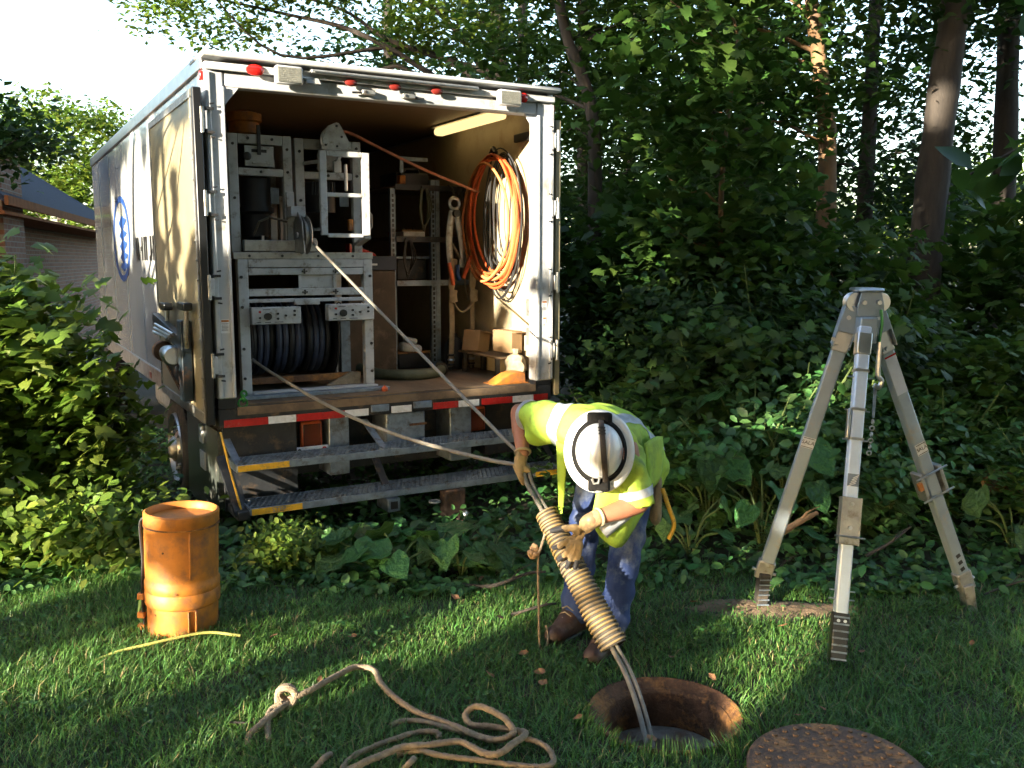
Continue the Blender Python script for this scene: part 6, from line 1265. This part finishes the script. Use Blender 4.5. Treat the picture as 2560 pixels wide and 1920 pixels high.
# --- maple bush at the left edge
G4 = 'maple bushes at the left edge'
bl_ = shrub('maple_bush', 'large leafy maple bush at the left edge beside the truck', -3.25, 5.7, 1.95, .60, 2000, .12, 'leafC', MAPLE, G4)
copytree(bl_, (-4.3, 7.2, Z(-4.3, 7.2)), 2.0, 1.1, 'large maple bush behind the left bush, before the house')
copytree(bl_, (-3.35, 4.95, 0), 4.0, .6, 'lower maple bush at the left picture edge nearest the viewer')
copytree(bl_, (-2.72, 5.75, Z(-2.72, 5.75)), 5.1, .62, 'small maple bush between the large left bush and the truck wheel')
wd_ = shrub('weed_clump', 'low sunlit weed clump behind the orange drum', -2.25, 5.0, .45, .42, 1000, .075, 'leafC', OVAL, 'weeds round the drum', .12)
for x, y, s_, rz, lb in ((-2.95, 5.1, 1.0, 2, 'low sunlit weed clump at the left edge above the lawn'), (-3.45, 4.85, .8, 4, 'low weed clump at the far left corner of the lawn'), (-3.0, 6.6, .9, 5, 'low weed clump beside the truck wheel'), (-1.25, 5.0, .55, 1, 'small weed clump right of the orange drum'), (-2.75, 5.5, .9, .5, 'low weed clump under the maple bush')):
    copytree(wd_, (x, y, Z(x, y)), rz, s_, lb)
# --- burdock with big heart leaves: each leaf a part
hv, hf = HEART; lm_ = bpy.data.meshes.new('leaf'); lm_.from_pydata([tuple(v) for v in hv], [], hf); 
M['leafbig'] = M['leafG'].copy(); _t = M['leafbig'].node_tree; _oi = _t.nodes.new('ShaderNodeObjectInfo')
for _l in list(_t.links):
    if _l.from_node.type == 'NEW_GEOMETRY': _s = _l.to_socket; _t.links.remove(_l); _t.links.new(_oi.outputs['Random'], _s)
_n = _t.nodes.new('ShaderNodeTexNoise'); _n.inputs['Scale'].default_value = 5; _tc = _t.nodes.new('ShaderNodeTexCoord'); _t.links.new(_tc.outputs['Object'], _n.inputs['Vector'])
_b = _t.nodes.new('ShaderNodeBump'); _b.inputs['Strength'].default_value = .7; _b.inputs['Distance'].default_value = .05; _t.links.new(_n.outputs['Fac'], _b.inputs['Height']); _t.links.new(_b.outputs[0], _t.nodes['Principled BSDF'].inputs['Normal'])
lm_.materials.append(M['leafbig']); lm_.shade_smooth()
def burdock(label, x, y, n, size, h, spread, group='big leaved plants at the wood edge'):
    z0 = Z(x, y); t = thing('burdock_plant', label, 'plant', (x, y, z0), random.uniform(0, 6), group); b = MB()
    for k in range(n):
        a = 2*PI*k/n + random.uniform(-.4, .4); rr = spread*random.uniform(.3, 1); hh_ = h*random.uniform(.45, 1); e = Vector((rr*math.cos(a), rr*math.sin(a), hh_))
        b.tube(bez([(0, 0, 0), (e.x*.4, e.y*.4, hh_*.7), e], 4), .006, 6)
        o = bpy.data.objects.new('leaf', lm_); COL.objects.link(o); o.parent = t; s_ = size*random.uniform(.65, 1.1); o.scale = (s_, s_, s_)
        o.location = e + Vector((math.cos(a), math.sin(a), 0))*s_*.25; o.rotation_euler = (random.uniform(-1.15, .15), random.uniform(-.55, .55), a-PI/2+random.uniform(-.5, .5))
    b.build('stalk', M['stem'], t, smooth=True)
for a in (('burdock with the largest heart leaf hanging under the lower step', -.42, 4.98, 7, .21, .24, .18), ('burdock right of the hitch under the steps', -.12, 5.1, 7, .20, .26, .20), ('burdock under the middle of the steps', -.80, 4.98, 7, .22, .20, .20), ('burdock with drooping leaves at the lawn edge under the steps', -.62, 4.82, 6, .20, .22, .22), ('burdock under the left end of the steps', -1.05, 5.2, 6, .20, .22, .18), ('small burdock at the lawn edge below the hitch', -.28, 4.85, 6, .19, .20, .20),
          ('tall burdock directly right of the worker vest', 1.25, 5.65, 10, .24, .75, .36), ('tall burdock with pale leaves left of the tripod', 1.72, 5.6, 10, .24, .72, .36), ('burdock behind the left tripod leg', 1.5, 5.3, 9, .22, .48, .34), ('burdock low behind the worker hip', 1.05, 5.2, 8, .20, .38, .30), ('burdock right of the front tripod leg', 2.2, 5.5, 8, .20, .5, .30), ('burdock beside the right tripod leg', 2.95, 5.2, 8, .22, .42, .32), ('burdock at the right picture edge under the log', 3.15, 4.85, 7, .18, .25, .28), ('tall burdock deep behind the left tripod leg', 1.6, 6.2, 10, .24, .95, .4), ('burdock right of the truck corner', .65, 5.8, 9, .22, .6, .32)): burdock(*a)
# --- ground cover, one mass nobody could count
n = 30000; x = rng.uniform(-4.2, 6, n); y = 4.55 + (rng.uniform(0, 1, n)**1.5)*5.5; edge = 4.72 + .18*np.sin(x*2.1) + .12*np.sin(x*5.3+1) - .25*smoothstep(-1.6, -2.6, x)
k = (y > edge + rng.normal(0, .10, n)) ; x, y = x[k], y[k]; h = .03 + np.abs(rng.normal(0, .10, len(x)))*np.clip((y-edge[k])*1.4, .25, 1.2)*np.where((x < .3) & (y < 6.2), .5, 1)
P = np.stack([x, y, zt(x, y)+h], 1); V, T = leafmesh(*OVAL, P, upish(len(P), .5)+np.array([0, -.25, 0]), .06*rng.uniform(.5, 1.5, len(P)))
tag(np_mesh('ground_cover', V, T, M['leafG']), 'low green weeds covering the ground at the wood edge', 'weeds', kind='stuff')
# --- lawn
n = 235000; x = rng.uniform(-3.9, 4.1, n); y = 2.35 + 2.9*rng.uniform(0, 1, n)**1.15
edge = 4.85 + .18*np.sin(x*2.1) + .12*np.sin(x*5.3+1) - .1*smoothstep(-1.6, -2.6, x)
k = (y < edge + rng.normal(0, .12, n)) & (np.hypot(x-MH[0], y-MH[1]) > .296) & (np.hypot(x-1.09, y-2.85) > .285) & (np.abs(x) < y*.60+.65)
k &= ~((((x-1.32)/.42)**2 + ((y-4.42)/.14)**2 < 1) & (rng.uniform(0, 1, n) < .86))
for wx, wy, wr, wp in ((.33, 3.98, .22, .55), (.05, 3.6, .16, .35), (-1.2, 3.6, .14, .4), (1.75, 3.45, .18, .35), (-.3, 4.45, .25, .45), (.95, 3.6, .12, .4), (2.2, 4.3, .16, .45)):   # trampled, thin spots
    k &= ~((np.hypot((x-wx), (y-wy)*1.3) < wr*rng.uniform(.5, 1.2, len(x))) & (rng.uniform(0, 1, len(x)) < wp))
x, y = x[k], y[k]; n = len(x)
pat = .5 + .5*np.sin(x*3.1+1.3*np.sin(y*2.3))*np.sin(y*3.7+1.1*np.sin(x*2.9)); h = rng.uniform(.022, .055, n)*(.75+.55*pat); wdt = rng.uniform(.0013, .0027, n)
near = np.minimum(np.hypot(x-MH[0], y-MH[1])-.296, np.hypot(x-1.09, y-2.85)-.285); h *= np.where(near < .06, .8, 1)
a = rng.uniform(0, 2*PI, n); ln = h*rng.uniform(.3, 1.7, n); d = np.stack([np.cos(a), np.sin(a)], 1); s_ = np.stack([-np.sin(a), np.cos(a)], 1)
away = np.stack([x-MH[0], y-MH[1]], 1); away /= np.linalg.norm(away, axis=1, keepdims=True); away = np.where((y < MH[1]+.02)[:, None] & (np.hypot(x-MH[0], y-MH[1]) < .40)[:, None], -away, away); d = np.where((near < .08)[:, None] & (rng.uniform(0, 1, n) < .75)[:, None], away, d); h = np.where((near < .07) & (y < MH[1]+.02), h*1.5, h)
z0 = zt(x, y); base = np.stack([x, y], 1)
def row(f, hf, wf): c = base + d*(ln*f)[:, None]; return c, z0 + h*hf, wdt*wf
V = np.empty((n, 5, 3))
for i, (f, hf, wf) in enumerate(((0, -.05, 1), (.35, .6, .85))):
    c, zz, ww = row(f, hf, wf); V[:, 2*i, :2] = c - s_*ww[:, None]; V[:, 2*i+1, :2] = c + s_*ww[:, None]; V[:, 2*i, 2] = zz; V[:, 2*i+1, 2] = zz
c, zz, _ = row(1, 1, 0); V[:, 4, :2] = c; V[:, 4, 2] = zz
T = np.array([(0, 1, 3), (0, 3, 2), (2, 3, 4)])[None] + (np.arange(n)*5)[:, None, None]
dry = rng.uniform(0, 1, n) < .04 + .05*(pat < .12)
tag(np_mesh('dry_grass', V[dry].reshape(-1, 3), T[:dry.sum()].reshape(-1, 3), mat('straw_blade', (.26, .22, .09), .8, island=.3)), 'dry straw blades scattered through the lawn', 'grass', kind='stuff')
V = V[~dry]; T = T[:len(V)]
tag(np_mesh('grass', V.reshape(-1, 3), T.reshape(-1, 3), M['grass']), 'short green lawn grass around the manhole', 'grass', kind='stuff')
# --- clover in the lawn
cc = np.stack([rng.uniform(-2.6, 2.9, 60), rng.uniform(2.9, 4.6, 60)], 1); P2 = cc.repeat(34, 0) + rng.normal(0, .07, (60*34, 2)); kk = (np.hypot(P2[:, 0]-MH[0], P2[:, 1]-MH[1]) > .33) & (np.hypot(P2[:, 0]-1.085, P2[:, 1]-2.865) > .31); P2 = P2[kk]
P = np.stack([P2[:, 0], P2[:, 1], zt(P2[:, 0], P2[:, 1])+rng.uniform(.02, .055, len(P2))], 1); V, T = leafmesh(*OVAL, P, upish(len(P), .35), rng.uniform(.014, .030, len(P)))
tag(np_mesh('clover', V, T, M['leafG']), 'small clover leaves in patches through the lawn', 'clover', kind='stuff')
# --- slim saplings among the trunks
for x, y, lb in ((2.25, 10.6, 'slim dark sapling between the brown trunk and the peeling trunk'), (5.15, 11.2, 'slim dark sapling between the two right trunks')):
    tree('maple_tree', lb, (x, y, Z(x, y)), [(x, y, 0), (x+.08, y, 2.5), (x-.05, y, 4.5), (x+.1, y, 7)], .055, [((x, y, 4.6), (.9, .8, .9), 1)], 900, .11, 'leafB', OVAL, 'bark', G2, sig=.25, clump=45, limbs=6)
# --- tree at the right whose low branch reaches into the picture
rt = thing('beech_tree', 'tree beyond the right edge with big leaves on a low dark branch', 'tree', (3.6, 3.5, 0))
b = MB((3.6, 3.5, 0)); b.tube(bez([(3.6, 3.5, 0), (3.6, 3.5, 1.5), (3.55, 3.5, 3.0), (3.5, 3.5, 5)], 5), [.11]*16, 10)
br = [[(3.57, 3.5, 2.5), (2.6, 3.15, 2.55), (2.05, 3.0, 2.42), (1.62, 2.95, 2.55)], [(3.57, 3.5, 2.2), (2.5, 3.1, 2.25), (1.75, 2.95, 2.15), (1.45, 2.95, 2.02)], [(3.57, 3.5, 1.9), (2.5, 3.05, 1.95), (1.72, 2.9, 1.92)]]
for q in br: b.tube(bez(q, 6), [.012*(1-.035*i) for i in range(len(bez(q, 6)))], 6)
b.build('trunk', M['bark'], rt, smooth=True)
P, C = cluster_points([((2.6, 1.6, 6.2), (2.6, 2.6, .8), 1)], 700, 50, .5); P = P[carve(P)]; V, T = leafmesh(*OVAL, P-np.array((3.6, 3.5, 0)), upish(len(P), .5), .26*rng.uniform(.65, 1.25, len(P))); np_mesh('crown', V, T, M['leafB'], rt)
lf = bpy.data.meshes.new('leaf'); lf.from_pydata([(p[0], p[1], p[2]) for p in OVAL[0]]+[(0, 0, .0)], [], [(6, i, (i+1) % 6) for i in range(6)]); lf.materials.append(mat('beech_leaf', (.030, .075, .020), .4, trans=.3)); lf.shade_smooth()
for q in br:
    pp = bez(q, 8); pp = pp[len(pp)//2-2:]
    for i, p in enumerate(pp):
        for s_ in (-1, 1):
            o = bpy.data.objects.new('leaf', lf); COL.objects.link(o); o.parent = rt; z_ = random.uniform(.085, .14); o.scale = (z_*1.1, z_, z_)
            o.location = p - Vector((3.6, 3.5, 0)) + Vector((random.uniform(-.06, .06), random.uniform(-.1, .1), s_*random.uniform(.02, .10)-.03)); o.rotation_euler = (random.uniform(.3, 1.2), random.uniform(-.6, .6), random.uniform(0, 6.28))
